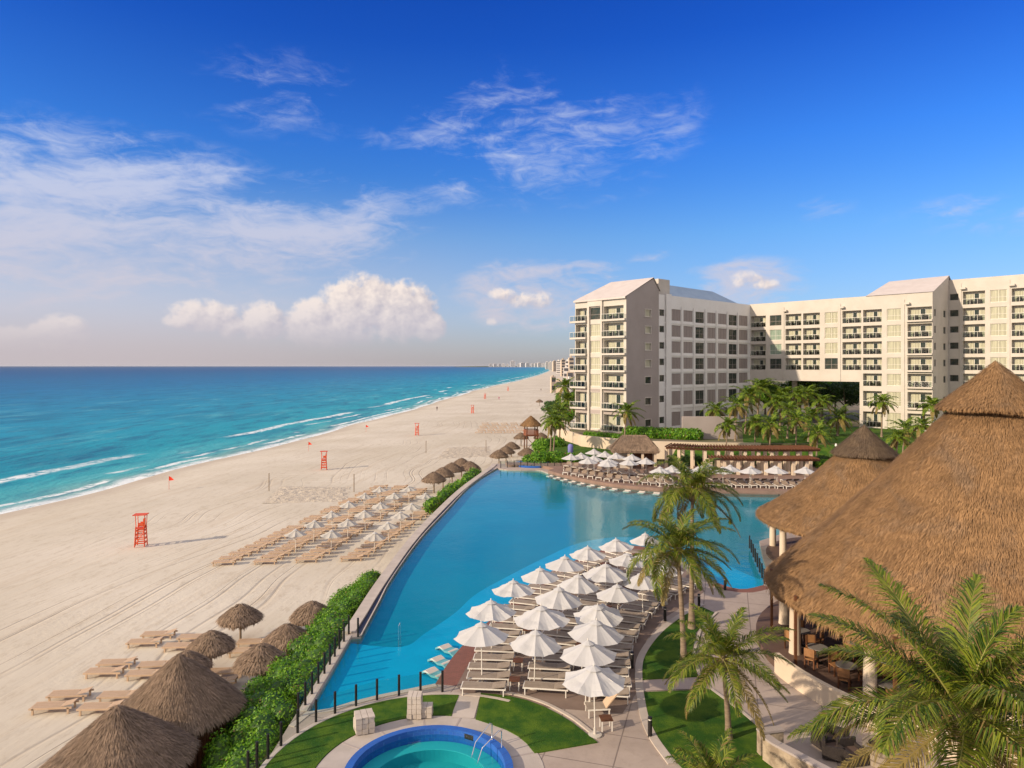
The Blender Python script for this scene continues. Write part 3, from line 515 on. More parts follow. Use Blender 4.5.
# ------------------------------------------------------------------ hotel
FL = [2.6, 6.6, 10.5, 13.6, 16.7, 19.8, 22.9]
def facade(root, L, z0, z1, ops, m_wall, y=0.0, name='wall', org=(0, 0), rot=0.0, top=None):
    """front wall in the local xz plane with rectangular openings; ops: x0,x1,za,zb,kind"""
    def pl(o, x, yy, z): o.location = (org[0]+x*math.cos(rot)-yy*math.sin(rot), org[1]+x*math.sin(rot)+yy*math.cos(rot), z); o.rotation_euler = (0, 0, rot); return o
    depth = {'balcony': 1.1, 'pale': 0.22, 'dark': 0.22, 'green': 0.22, 'panel': 0.14, 'door': 0.2}
    X = sorted(set([0, L]+[o[0] for o in ops]+[o[1] for o in ops])); Z = sorted(set([z0, z1]+[o[2] for o in ops]+[o[3] for o in ops]))
    mb = MB()
    for i in range(len(X)-1):
        for k in range(len(Z)-1):
            cx, cz = (X[i]+X[i+1])/2, (Z[k]+Z[k+1])/2
            if any(o[0] < cx < o[1] and o[2] < cz < o[3] for o in ops): continue
            tp = (lambda x, z: z if (top is None or z < z1-1e-6) else top(x))
            mb.add([(X[i], y, Z[k]), (X[i+1], y, Z[k]), (X[i+1], y, tp(X[i+1], Z[k+1])), (X[i], y, tp(X[i], Z[k+1]))], [(0, 1, 2, 3)])
    for (a, b, c, d, kd) in ops:
        e = y+depth.get(kd, 0.2)
        if kd == 'void': continue
        mb.add([(a, y, c), (b, y, c), (b, y, d), (a, y, d), (a, e, c), (b, e, c), (b, e, d), (a, e, d)], [(0, 4, 5, 1), (1, 5, 6, 2), (2, 6, 7, 3), (3, 7, 4, 0), (4, 7, 6, 5)])
    pl(mb.build(name, m_wall, root), 0, 0, 0)
    cache = {}
    for (a, b, c, d, kd) in ops:
        e = y+depth.get(kd, 0.2)-0.03; key = (round(b-a, 2), round(d-c, 2), kd)
        if kd == 'void': continue
        wd, ht = b-a, d-c
        if key in cache:
            o = cache[key].copy(); COL.objects.link(o); o.parent = root; pl(o, a, e if kd == 'panel' else e-0.06, c)
            for ch in list(cache[key].children): k2 = ch.copy(); COL.objects.link(k2); k2.parent = o
            if kd == 'balcony':
                o2 = cache[key+('r',)].copy(); COL.objects.link(o2); o2.parent = root; pl(o2, a, y, c)
            continue
        if kd == 'panel':
            mb = MB(); mb.box(0.0, wd, -0.02, 0.0, 0, ht); 
            for q in range(1, 3): mb.box(wd*q/3-.015, wd*q/3+.015, -0.05, -0.02, 0, ht)
            o = pl(mb.build('louvre_panel', M_LOUV, root), a, e, c); cache[key] = o; continue
        mb = MB()
        if kd == 'balcony':   # sliding doors behind the balcony
            mb.add([(0.15, 0, 0.05), (wd-0.15, 0, 0.05), (wd-0.15, 0, ht-0.35), (0.15, 0, ht-0.35)], [(0, 1, 2, 3)])
            o = pl(mb.build('window', M_PANE, root), a, e-0.06, c)
            cu = MB(); cu.box(0.15, wd*0.46, 0.02, 0.03, 0.05, ht-.35); cu.build('curtain', M_CURT, o); cu = MB(); cu.box(wd*0.68, wd-0.15, 0.02, 0.03, 0.05, ht-.35); cu.build('curtain', M_CURT, o)
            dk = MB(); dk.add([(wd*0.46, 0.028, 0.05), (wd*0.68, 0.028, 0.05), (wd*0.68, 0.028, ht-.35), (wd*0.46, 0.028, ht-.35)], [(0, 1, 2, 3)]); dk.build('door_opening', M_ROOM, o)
            fr = MB()
            for q in (0.15, wd*0.46, wd*0.68, wd-0.15): fr.box(q-0.035, q+0.035, -0.03, 0, 0.05, ht-0.35)
            fr.box(0.15, wd-0.15, -0.03, 0, ht-0.40, ht-0.33); fr.build('frame', M_FRAMEW, o)
            rl = MB(); rl.cur = 0; rl.add([(0.02, -0.02, 0.06), (wd-0.02, -0.02, 0.06), (wd-0.02, -0.02, 1.0), (0.02, -0.02, 1.0)], [(0, 1, 2, 3)])
            rl.cur = 1; rl.box(0, wd, -0.05, 0.01, 1.0, 1.06)
            for q in range(0, int(wd/1.2)+2): xq = min(q*1.2, wd); rl.box(xq-0.02, xq+0.02, -0.04, 0.0, 0, 1.0)
            rl.cur = 2    # the dark chairs and table of the balcony stay with it at this size
            for q in (0.28, 0.70): x_ = wd*q; rl.box(x_-.33, x_+.33, .35, .95, .25, .48); rl.box(x_-.33, x_+.33, .90, .98, .48, .95); rl.box(x_-.33, x_-.26, .35, .95, 0, .68); rl.box(x_+.26, x_+.33, .35, .95, 0, .68)
            rl.box(wd*.49-.22, wd*.49+.22, .45, .85, .42, .47); rl.box(wd*.49-.03, wd*.49+.03, .6, .66, 0, .42)
            r2 = pl(rl.build('balcony', [M_RAILG, M_FRAMEW, M_FURN], root), a, y, c); cache[key+('r',)] = r2; cache[key] = o; continue
        mb.add([(0, 0, 0), (wd, 0, 0), (wd, 0, ht), (0, 0, ht)], [(0, 1, 2, 3)])
        o = pl(mb.build('window', M_PANE, root), a, e-0.06, c)
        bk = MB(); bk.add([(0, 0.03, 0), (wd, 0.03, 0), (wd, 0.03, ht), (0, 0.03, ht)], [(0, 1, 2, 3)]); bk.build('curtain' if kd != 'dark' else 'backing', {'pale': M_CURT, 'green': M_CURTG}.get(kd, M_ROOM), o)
        fr = MB(); nq = max(1, int(wd/1.3))
        for q in range(nq+1): fr.box(min(wd*q/nq, wd-.05), min(wd*q/nq, wd-.05)+.05, -.03, 0, 0, ht)
        fr.box(.05, wd, -.03, 0, 0, .06); fr.box(.05, wd, -.03, 0, ht-.06, ht)
        if ht > 2.2: fr.box(.05, wd, -.03, 0, 0.9, .95)
        fr.build('frame', M_FRAMEW if kd != 'dark' else M_TAUPE, o); cache[key] = o
    return mb
def cells(cols, floors, zl=0.12, zh=2.55):
    out = []
    for fi in floors:
        z = FL[fi] if fi < 7 else 26.0
        hh = zh+(0.5 if fi < 2 else 0)
        for (a, b, k) in cols:
            kk = k(fi) if callable(k) else k
            if kk == 'balcony': out.append((a, b, z+0.12, z+hh, kk))
            elif b-a < 1.7: out.append((a, b, z+1.05, z+2.3, kk))
            elif kk == 'panel': out.append((a, b, z+0.35, z+hh, kk))
            else: out.append((a, b, z+0.25, z+hh-0.05, kk))
    return out
C1 = Vector((20.4, 125.0, 0)); aA = math.atan2(.737, -.676); aB = math.atan2(.676, .737)
dA = Vector((-.676, .737, 0)); dB = Vector((.737, .676, 0))
# --- sea-facing tower: local +x runs from the left end back to the near corner; local y goes inward
T = thing('hotel_tower', 'tall white seven-storey hotel tower end with sea balconies and plain taupe side wall', 'hotel building', C1+dA*12.3, math.atan2(-dA.y, -dA.x))
L = 12.3
fx = lambda t: L-t
cols = [(fx(12.15), fx(9.3), 'balcony'), (fx(8.42), fx(5.87), lambda f: 'dark' if f == 6 else 'pale'), (fx(5.15), fx(.6), 'balcony')]
ops = cells(cols, range(7)); facade(T, L, 0.6, 26.6, ops, M_WHITE)
# cream spandrels over the lower openings
mb = MB()
for fi in (0, 1):
    for a, b, _ in cols: mb.box(a, b, -0.03, -0.004, FL[fi]+3.12, FL[fi+1]-0.25)
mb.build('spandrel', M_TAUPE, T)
mb = MB()
for fi in range(7):
    z = FL[fi]
    mb.box(fx(13.1), fx(9.1), -0.7, -0.004, z-0.22, z+0.12); mb.box(fx(5.3), fx(-.15), -0.7, -0.004, z-0.22, z+0.12)
mb.box(fx(8.9), fx(8.5), -0.35, -0.004, 0.7, 26.9); mb.box(fx(5.75), fx(5.35), -0.35, -0.004, 0.7, 26.9)
mb.box(fx(8.5), fx(5.75), -0.35, -0.004, 25.6, 26.9)
mb.build('balcony_slab', M_WHITE, T)
for fi in range(7):
    mb = MB(); z = FL[fi]+.12; mb.cur = 0
    for (a, b) in ((fx(13.05), fx(9.15)), (fx(5.25), fx(-.1))):
        mb = MB(); mb.cur = 0; mb.add([(a, -.66, z), (b, -.66, z), (b, -.66, z+.95), (a, -.66, z+.95)], [(0, 1, 2, 3)]); mb.cur = 1; mb.box(a, b, -.69, -.64, z+.95, z+1.0)
        for q in range(5): xx = a+(b-a)*q/4; mb.box(xx-.02, xx+.02, -.68, -.65, z, z+.95)
        mb.build('balcony_railing', [M_RAILG, M_FRAMEW], T)
# left return of the balconies, back and side walls
mb = MB(); mb.add([(0, 0, 0.6), (0, 10, 0.6), (0, 10, 27), (0, 0, 26.6)], [(0, 3, 2, 1)]); mb.add([(0, 10, 0.6), (L, 10, .6), (L, 10, 27), (0, 10, 27)], [(0, 3, 2, 1)]); mb.build('wall', M_CREAM, T)
mb = MB(); RG = 8.0; ridz = 31.0; ez = 27.2
mb.add([(0.0, -0.5, ez-.3), (L+.15, -0.5, ez-.3), (L+.15, RG, ridz), (2.2, RG, ridz), (0, 10.2, ez), (L+.15, 10.2, 28.6)], [(0, 1, 2, 3), (3, 2, 5, 4)])
mb.add([(0.0, -0.5, ez-.6), (L+.15, -0.5, ez-.6), (L+.15, -0.5, ez-.3), (0, -0.5, ez-.3), (0, 0.05, ez-.6), (L+.15, 0.05, ez-.6)], [(0, 1, 2, 3), (1, 0, 4, 5)])
mb.add([(0.0, -0.5, ez-.3), (2.2, RG, ridz), (0, 10.2, ez)], [(0, 1, 2)])
mb.build('roof', M_ROOFP, T)

ops = [(5.5, 7.3, FL[i]+.75, FL[i]+2.0, 'dark' if i in (0, 1, 2) else 'pale') for i in range(7)]
gt = lambda x: 27.1+(ridz-.25-27.1)*min(x/RG, 1) if x <= RG else ridz-.25-(x-RG)*(ridz-28.6)/2.2
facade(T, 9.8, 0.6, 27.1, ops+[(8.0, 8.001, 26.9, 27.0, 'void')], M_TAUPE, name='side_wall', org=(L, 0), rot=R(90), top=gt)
mb = MB()
for o in ops:
    a, b, c, d = o[:4]
    for (u0, u1, w0, w1) in ((a-.14, b+.14, d, d+.14), (a-.14, b+.14, c-.14, c), (a-.14, a, c, d), (b, b+.14, c, d)): mb.box(L+.003, L+.09, u0, u1, w0, w1)
mb.build('window_surround', M_WHITE, T)
# --- shaded connecting wing along B
WG = thing('hotel_wing', 'shaded hotel wing gridded with taupe louvre panels and two columns of dark windows', 'hotel building', C1+dB*9.8, aB)
cols = [(0.15, 1.75, 'dark'), (3.9, 7.1, 'panel'), (8.1, 11.3, 'panel'), (12.3, 15.4, 'dark'), (16.6, 19.7, 'panel'), (20.7, 24.0, 'panel'), (24.9, 28.2, 'dark'), (29.1, 32.8, 'panel')]
facade(WG, 33.8, 0.6, 28.0, cells(cols, range(7)), M_WHITESH)
mb = MB()
for i in range(1, 7): mb.box(2.0, 33.7, -0.10, -0.004, FL[i]-.28, FL[i]+.02)
for x in (3.2, 7.4, 11.6, 15.8, 20.0, 24.3, 28.5): mb.box(x-.22, x+.22, -0.14, -0.104, 0.6, 26.0)
mb.box(2.0, 3.6, -.35, -0.145, 0.6, 28.2); mb.build('pilaster', M_WHITESH, WG)
mb = MB(); mb.box(0, 33.8, 14, 14.3, 2, 28); mb.box(.3, 3.9, .3, 3.2, 26, 31.0); mb.build('wall', M_WHITE, WG)
mb = MB(); mb.box(0.0, 33.8, .3, 13.9, 27.2, 27.6); mb.build('roof_slab', M_ROOFP, WG)
mb = MB(); mb.add([(2, 2, 27.6), (36, 2, 27.6), (30, 7, 31.2), (3, 7, 31.4), (2, 13.5, 27.6), (36, 13.5, 27.6)], [(0, 1, 2, 3), (3, 2, 5, 4), (1, 5, 2), (0, 3, 4)]); mb.build('roof', M_ROOFB, WG)
# --- main wing, sunlit, from the inner corner D towards the camera
D = C1+dB*43.6; aM = math.atan2(-.737, .676)
MW = thing('hotel_wing', 'long sunlit white hotel wing of recessed balconies raised over a garden passage', 'hotel building', D, aM)
cols = [(.2, 3.7, 'balcony'), (4.6, 7.2, lambda f: 'green' if f in (4, 5) else 'dark'), (8.1, 11.55, 'balcony'), (11.9, 15.4, 'balcony'), (16.4, 19.0, lambda f: 'dark' if f == 3 else 'pale')]
colsR = [(19.9, 23.5, 'balcony'), (23.85, 27.3, 'balcony'), (28.2, 30.7, 'pale'), (31.8, 35.9, 'balcony')]
ops = cells(cols+colsR, range(3, 7)); ops += cells(colsR[1:], range(0, 3)); ops += [(0, 23.2, 0.6, 11.4, 'void')]
facade(MW, 36.0, 0.6, 28.1, ops, M_WHITE)
mb = MB(); mb.box(0, 23.3, 0.02, 14, 11.4, 11.7); mb.build('soffit', M_CREAM, MW)
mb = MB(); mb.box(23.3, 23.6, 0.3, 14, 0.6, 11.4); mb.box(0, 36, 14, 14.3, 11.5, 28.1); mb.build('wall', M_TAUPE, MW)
for x in (7.6,):
    mb = MB(); mb.box(x, x+.8, 4, 4.8, 0.6, 11.4); mb.build('column', M_WHITE, MW)
mb = MB()
for i in range(7):
    x0 = 23.5 if i < 3 else 0.0
    if i == 3: x0 = 0
    mb.box(31.7, 36.05, -.55, -.004, FL[i]-.2, FL[i]+.12)
mb.build('balcony_slab', M_WHITE, MW); mb = MB()
mb = MB()
for x in (7.7, 19.45): mb = MB(); mb.box(x-.12, x+.12, -.12, -.004, 11.5, 27); mb.build('pilaster', M_WHITE, MW)
mb = MB(); mb.box(31.08, 31.32, -.12, -.004, .6, 27)
mb.build('cornice', M_WHITE, MW)
for x in (8.1, 19.9, 31.8): mb = MB(); mb.box(x-.3, x+.5, -.7, -.130, 26.0, 26.35); mb.build('hood', M_WHITE, MW)
mb = MB(); mb.box(0, 35.9, .3, 13.9, 27.2, 27.6); mb.build('roof_slab', M_ROOFP, MW)
mb = MB(); mb.add([(24.4, -.2, 28.1), (36.2, -.2, 28.1), (36.2, 9, 31.8), (25.5, 9, 31.6), (24.4, 14, 28.1), (36.2, 14, 28.4)], [(0, 1, 2, 3), (3, 2, 5, 4), (0, 3, 4)]); mb.build('roof', M_ROOFP, MW)
ops = [(a, b, FL[i]+.8, FL[i]+2.1, 'dark') for i in range(7) for a, b in ((1.0, 1.9), (6.2, 7.6))]
facade(MW, 9.4, 0.6, 28.2, ops, M_WHITE, name='end_wall', org=(36, 0), rot=R(90), top=lambda x: 28.2+3.5*min(x/9, 1))
# --- third wing, nearest, one storey taller
E = D-dA*36+dB*9.5
RW = thing('hotel_wing', 'taller white hotel wing at the right edge behind the big thatched roof', 'hotel building', E, aM)
cols = [(.15, 1.6, 'dark'), (2.3, 5.9, 'balcony'), (6.7, 9.3, 'pale'), (10.0, 13.6, 'balcony'), (14.4, 17, 'pale'), (17.8, 21.4, 'balcony'), (22.3, 26, 'balcony')]
ops = cells(cols, range(1, 8)); facade(RW, 27, 0.6, 31.0, ops, M_WHITE)
mb = MB(); mb.box(0, 27, 13, 13.3, 0.6, 31); mb.box(-.3, 0, .01, 13, .6, 30.6); mb.build('wall', M_WHITE, RW)
mb = MB(); mb.box(0, 27, .3, 13, 30.2, 30.6); mb.build('roof_slab', M_ROOFP, RW)
mb = MB()
for x in (1.95, 9.65, 13.99, 17.4): mb = MB(); mb.box(x-.12, x+.12, -.12, -.004, .6, 30.2); mb.build('pilaster', M_WHITE, RW)
for x in (2.3, 10, 17.8): mb = MB(); mb.box(x-.3, x+.6, -.7, -.130, 29.0, 29.35); mb.build('hood', M_WHITE, RW)
# ------------------------------------------------------------------ thatch
def thatch_roof(R_, z0, z1, r_top=0.0, sag=0.12, nb=3000, bl=0.55, bw=0.045, seed=1, seg=48, fringe=0.35, wob=0.02, rise_pow=1.0, sq=0.0):
    """returns (shell, blades) meshes of a shaggy cone, apex up; eave radius R_ at height z0"""
    rnd = random.Random(seed)
    def prof(s):   # s: 0 apex .. 1 eave
        r = r_top+(R_-r_top)*s; z = z1+(z0-z1)*(s**rise_pow)-sag*(z1-z0)*math.sin(PI*s)*0.5; return r, z
    def wf(a, s):
        w_ = 1+wob*noise.noise(Vector((math.cos(a)*2+seed, math.sin(a)*2, s*2)))*2*s
        if sq: w_ *= 1+sq*math.cos(4*a)
        return w_
    def pos(a, s, lift=0.0):
        r, z = prof(s); k = wf(a, s); zz = z+0.10*R_*0.12*noise.noise(Vector((math.cos(a)*s*R_*0.9, math.sin(a)*s*R_*0.9, seed)))
        return Vector((r*k*math.cos(a), r*k*math.sin(a), zz+lift))
    sh = MB(); ns = 14; grid = []
    for i in range(ns+1):
        s = max(i/ns, 0.001)
        for k in range(seg): grid.append(pos(2*PI*k/seg, s))
    for k in range(seg):    # eave thickness turned under
        p = pos(2*PI*k/seg, 1.0); grid.append(Vector((p.x*.985, p.y*.985, p.z-fringe*0.55)))
    for k in range(seg):
        p = pos(2*PI*k/seg, 0.80); grid.append(Vector((p.x, p.y, p.z-0.22-fringe*.3)))
    for k in range(seg): grid.append(Vector((0.01*math.cos(2*PI*k/seg), .01*math.sin(2*PI*k/seg), z1-0.5)))
    sh.add(grid, [(i*seg+k, i*seg+(k+1) % seg, (i+1)*seg+(k+1) % seg, (i+1)*seg+k) for i in range(ns+3) for k in range(seg)])
    bd = MB(); vs = []; fs = []
    def blade(p, d, n_, L, w):
        sd = d.cross(n_).normalized()*w*0.5; b = len(vs); m = p+d*L*0.5+n_*0.02
        vs.extend([p-sd, p+sd, m+sd*0.9, m-sd*0.9, p+d*L]); fs.append((b, b+1, b+2, b+3)); fs.append((b+3, b+2, b+4))
    for i in range(nb):
        s = math.sqrt(rnd.random()*(1-(r_top/R_)**2)) if r_top == 0 else rnd.random()**0.7
        lay = round(s*18*R_/11+rnd.uniform(-.25, .25))/(18*R_/11) if (R_ > 5 and rnd.random() < .30) else s      # courses of thatch
        s = min(max(lay+rnd.uniform(-0.012, .012), 0.01), 0.985); a = rnd.random()*2*PI
        p = pos(a, s, 0.02+rnd.random()*0.05); q = pos(a, min(s+0.03, 1.0)); q2 = pos(a+0.02, s)
        d = (q-pos(a, s)).normalized(); n_ = (q2-pos(a, s)).cross(d).normalized(); n_ = n_ if n_.z > 0 else -n_
        d = (d+Vector((rnd.gauss(0, .12), rnd.gauss(0, .12), rnd.gauss(0, .05)))+n_*rnd.uniform(0.0, .16)).normalized()
        blade(p, d, n_, bl*rnd.uniform(.5, 1.1), bw*rnd.uniform(.7, 1.5))
    nf = int(2*PI*R_/bw*1.1*1.6)
    for i in range(nf):     # ragged eave fringe
        a = 2*PI*i/nf+rnd.uniform(-.02, .02); p = pos(a, 0.985+rnd.uniform(-.02, .012)); o_ = Vector((math.cos(a), math.sin(a), 0))
        fl = fringe*(0.55+0.75*abs(noise.noise(Vector((a*4*R_/3, seed, 1))))+rnd.uniform(-.15, .35)); d = (o_*rnd.uniform(0.05, .5)+Vector((0, 0, -1))+Vector((rnd.gauss(0, .1), rnd.gauss(0, .1), 0))).normalized()
        blade(p, d, o_, fl, bw*rnd.uniform(1.0, 1.8))
    bd.v = [tuple(v) for v in vs]; bd.f = fs; bd.mi = [0]*len(fs)
    return sh, bd
def add_thatch(root, m, z=0, name='thatched_roof', **kw):
    sh, bd = thatch_roof(**kw); o = sh.build(name, m, root, True, loc=(0, 0, z)); bd.build('straw', m, o); return o

# the restaurant roof and its smaller neighbour
PB = Vector((23.7, 34.3, 0))
BP = thing('restaurant_palapa', 'huge brown thatched cone roof with a cap over the open-air restaurant', 'thatched pavilion', PB)
add_thatch(BP, M_TH, R_=10.55, z0=3.15, z1=13.5, r_top=.9, sag=0.07, nb=130000, bl=.34, bw=.023, seed=3, seg=96, fringe=.55, wob=.012)
add_thatch(BP, M_TH, name='roof_cap', R_=2.55, z0=12.45, z1=14.75, nb=9000, bl=.38, bw=.026, seed=5, seg=40, fringe=.28, sag=.05)
mb = MB(); mb.disc(11.1, 0.30, 64); mb.wall(arcpts(0, 0, 11.1, 0, 360, 64)[:-1], -.05, .3); mb.build('floor', M_FLOORI, BP)
mb = MB(); A = arcpts(0, 0, 11.35, 186, 300, 50); B = arcpts(0, 0, 11.11, 186, 300, 50); strip(mb, B, A, -.02, .93); mb.build('parapet', M_CREAM, BP)
for k in range(12):
    a = R(178+30.5*k); mb = MB(); mb.lathe([(.30, .3), (.28, .5), (.25, 3.0), (.32, 3.2), (.32, 3.6)], 14, (9.7*math.cos(a), 9.7*math.sin(a))); mb.build('column', M_CREAM, BP, True)
for k in range(12):
    a = R(186+30.5*k); mb = MB(); mb.box(-.06, .06, -.06, .06, .3, 3.6, Matrix.Translation((10.3*math.cos(a), 10.3*math.sin(a), 0))); mb.build('post', M_WOOD, BP)
for k in range(24):
    a = R(15*k); mb = MB(); mb.tube([(10.0*math.cos(a), 10.0*math.sin(a), 3.05), (5.5*math.cos(a), 5.5*math.sin(a), 6.6), (1.0*math.cos(a), 1.0*math.sin(a), 11.6)], .09); mb.build('rafter', M_WOOD, BP)
mb = MB(); mb.lathe([(.4, .3), (.35, 13)], 16); mb.build('central_post', M_WOOD, BP)
PS = Vector((26.3, 52.3, 0))
SP = thing('poolside_palapa', 'smaller thatched cone roof with a cap rising behind the big restaurant roof', 'thatched pavilion', PS)
add_thatch(SP, M_TH, R_=7.5, z0=3.0, z1=9.2, r_top=.7, sag=.16, nb=42000, bl=.36, bw=.032, seed=8, seg=72, fringe=.5, wob=.02)
add_thatch(SP, M_THG, name='roof_cap', R_=2.25, z0=8.0, z1=10.1, nb=6000, bl=.4, bw=.03, seed=9, seg=36, fringe=.25, sag=.03)
for k in range(8):
    a = R(190+45*k); mb = MB(); mb.lathe([(.28, -1.4), (.26, .2), (.23, 3.4)], 12, (6.6*math.cos(a), 6.6*math.sin(a))); mb.build('column', M_CREAM, SP, True)
mb = MB(); mb.disc(6.9, .12, 48); mb.wall(arcpts(0, 0, 6.9, 0, 360, 48)[:-1], -1.4, .12); mb.build('floor', M_FLOORI, SP)

# big huts at lower left
def hut(pos, label, R_, z0, z1, seed, rz):
    t_ = thing('thatched_hut', label, 'thatched hut', (pos[0], pos[1], ZB), rz)
    add_thatch(t_, M_TH2, R_=R_, z0=z0, z1=z1, nb=16000, bl=.42, bw=.03, seed=seed, seg=56, fringe=.45, sag=-.04, wob=.015, sq=.035)
    for k in range(8):
        a = R(22.5+45*k); mb = MB(); mb.lathe([(.10, 0), (.09, z0+.35)], 8, (R_*.80*math.cos(a), R_*.80*math.sin(a))); mb.build('post', M_WOOD, t_)
    mb = MB()
    for k in range(60):
        a = R(6*k); 
        if 60 < 6*k < 100: continue
        x_, y_ = R_*.74*math.cos(a), R_*.74*math.sin(a); mb.box(-.035, .035, -R_*.74*.045, R_*.74*.045, 0, z0+.3, Matrix.Translation((x_, y_, 0)) @ Matrix.Rotation(a, 4, 'Z'))
    mb.build('slat_wall', M_WOOD, t_); return t_
hut((-14.55, 30.6), 'big weathered grey-brown thatched hut beside the green hedge, the rear one of the pair', 2.5, 2.15, 4.5, 21, .35)
hut((-14.9, 26.4), 'big weathered grey-brown thatched hut cut by the bottom edge, in front of its twin', 2.6, 2.15, 4.3, 22, .7)

# palm-thatch parasols on the sand
def parasol_proto(seed):
    t_ = thing('thatched_parasol', 'thatched parasol', 'beach parasol', (0, 0, 0), 0, 'thatched parasols on the sand')
    mb = MB(); mb.lathe([(.085, -.3), (.075, 2.3)], 8); mb.build('pole', M_TRUNK, t_)
    rr = random.Random(seed)
    o = add_thatch(t_, M_TH2, R_=1.36, z0=1.62, z1=2.58, nb=1500, bl=.4, bw=.05, seed=seed, seg=28, fringe=.42, sag=-.16, wob=.05)
    mb = MB(); mb.tube([(1.03*math.cos(R(a)), 1.03*math.sin(R(a)), 1.98) for a in range(0, 361, 20)], .022, 4, False); mb.build('tie_cord', M_SOIL, t_)
    return Proto(t_)
PP = [parasol_proto(31), parasol_proto(37)]
near_par = [((240.5, 641), 1.0, 'thatched parasol on a bare pole, the farthest left of the near group'), ((211, 672), 1.0, 'thatched parasol on a bare pole with a ragged notch in its right eave'),
            ((287, 664), 1.0, 'thatched parasol in the middle of the row touching the hedge'), ((312, 640), 1.05, 'thatched parasol at the far upper end of the row beside the hedge'),
            ((261, 690), 1.05, 'thatched parasol half buried behind the hedge nearest the big huts'), ((186, 693), .95, 'thatched parasol almost hidden behind the rear big hut')]
for i, ((x, y), s_, lb) in enumerate(near_par): p = at(x, y, ZB); PP[i % 2].place(p, i*1.3, lb, s_*.90)
mid_par = [((434, 493), 'front thatched parasol of the line of four beside the far hedge'), ((443, 487.5), 'second thatched parasol of the line beside the far hedge'), ((452, 482), 'third thatched parasol of the line beside the far hedge'), ((461.5, 476.5), 'rear thatched parasol of the line beside the far hedge'),
           ((470, 480.5), 'low thatched parasol tucked behind the green hedge past the line of four'), ((499, 466.5), 'left thatched parasol of the trio before the lookout tower'), ((506, 462), 'middle thatched parasol of the trio before the lookout tower'), ((511.5, 457), 'rear thatched parasol of the trio before the lookout tower'),
           ((527, 464), 'wide thatched parasol just in front of the lookout tower'), ((521, 446), 'thatched parasol on the sand left of the lookout tower'), ((541, 446), 'thatched parasol right behind the lookout tower'), ((539.5, 406), 'lone small thatched parasol on the far sand'), ((560, 419), 'thatched parasol half hidden by the dark seaside palms')]
for i, ((x, y), lb) in enumerate(mid_par): p = at(x, y, ZB); PP[i % 2].place(p, i*2.1, lb, 1.12)
for i, (x, y, lb) in enumerate([(561, 401, 'tall thatched roof among the far seaside palms, lower one'), (562, 392, 'tall thatched roof among the far seaside palms, upper one')]): p = at(x, y+14, ZB); PP[i].place(p, i, lb, 1.9)

# ------------------------------------------------------------------ canvas umbrellas
def umbrella_proto(rad, ht, rise, label, group, n=8, base=True, vent=True, sg=1.0, wr=0.0, fab=None):
    t_ = thing('canvas_umbrella', label, 'umbrella', (0, 0, 0), 0, group)
    mb = MB(); ze = ht-rise; vs = [(0, 0, ht)]; ring = 5
    for j in range(1, ring+1):
        s = j/ring
        for k in range(n*4):
            a = 2*PI*k/(n*4); q = (k % 4)/4; sag = math.sin(PI*q)
            r = rad*s*(math.cos(PI/n)/math.cos((a % (2*PI/n))-PI/n))*(1-.025*sag*s); z = ht-rise*(s**.93)-0.055*sg*sag*s*rad/1.3+wr*noise.noise(Vector((r*math.cos(a)*2.6, r*math.sin(a)*2.6, sg*3)))*s
            vs.append((r*math.cos(a), r*math.sin(a), z))
    N = n*4; fs = [(0, 1+k, 1+(k+1) % N) for k in range(N)]+[(1+(j-1)*N+k, 1+j*N+k, 1+j*N+(k+1) % N, 1+(j-1)*N+(k+1) % N) for j in range(1, ring) for k in range(N)]
    mb.add(vs, fs); cn = mb.build('canopy', fab or M_FABW, t_)
    if vent:
        mb = MB(); mb.add([(0, 0, ht+.05)]+[(rad*.24*math.cos(2*PI*k/n), rad*.24*math.sin(2*PI*k/n), ht-rise*.17) for k in range(n)], [(0, 1+k, 1+(k+1) % n) for k in range(n)]); mb.build('vent_cap', M_FABW, cn)
    mb = MB(); mb.tube([(0, 0, 0), (0, 0, ht+.12)], .024, 8); mb.build('pole', M_FRAMEW, t_)
    mb = MB()
    for k in range(n): a = 2*PI*k/n; mb.tube([(.03*math.cos(a), .03*math.sin(a), ht-.06), (rad*.97*math.cos(a), rad*.97*math.sin(a), ht-rise-.03)], .011, 4)
    for k in range(n): a = 2*PI*k/n; mb.tube([(.03*math.cos(a), .03*math.sin(a), ht-rise-.45), (rad*.5*math.cos(a), rad*.5*math.sin(a), ht-rise*.53-.04)], .009, 4)
    mb.build('ribs', M_FRAMEW, t_)
    if base: mb = MB(); mb.lathe([(.0, 0), (.27, 0), (.27, .05), (.06, .07), (.05, .3), (.0, .3)], 16); mb.build('base', M_WHITE, t_)
    return Proto(t_)
UN = umbrella_proto(1.29, 2.72, .62, 'umbrella', 'white umbrellas on the near sunbathing deck')
UN2 = umbrella_proto(1.29, 2.72, .56, 'umbrella', 'white umbrellas on the near sunbathing deck', sg=1.9, wr=.09)
UN3 = umbrella_proto(1.27, 2.72, .68, 'umbrella', 'white umbrellas on the near sunbathing deck', sg=1.4, wr=.06)
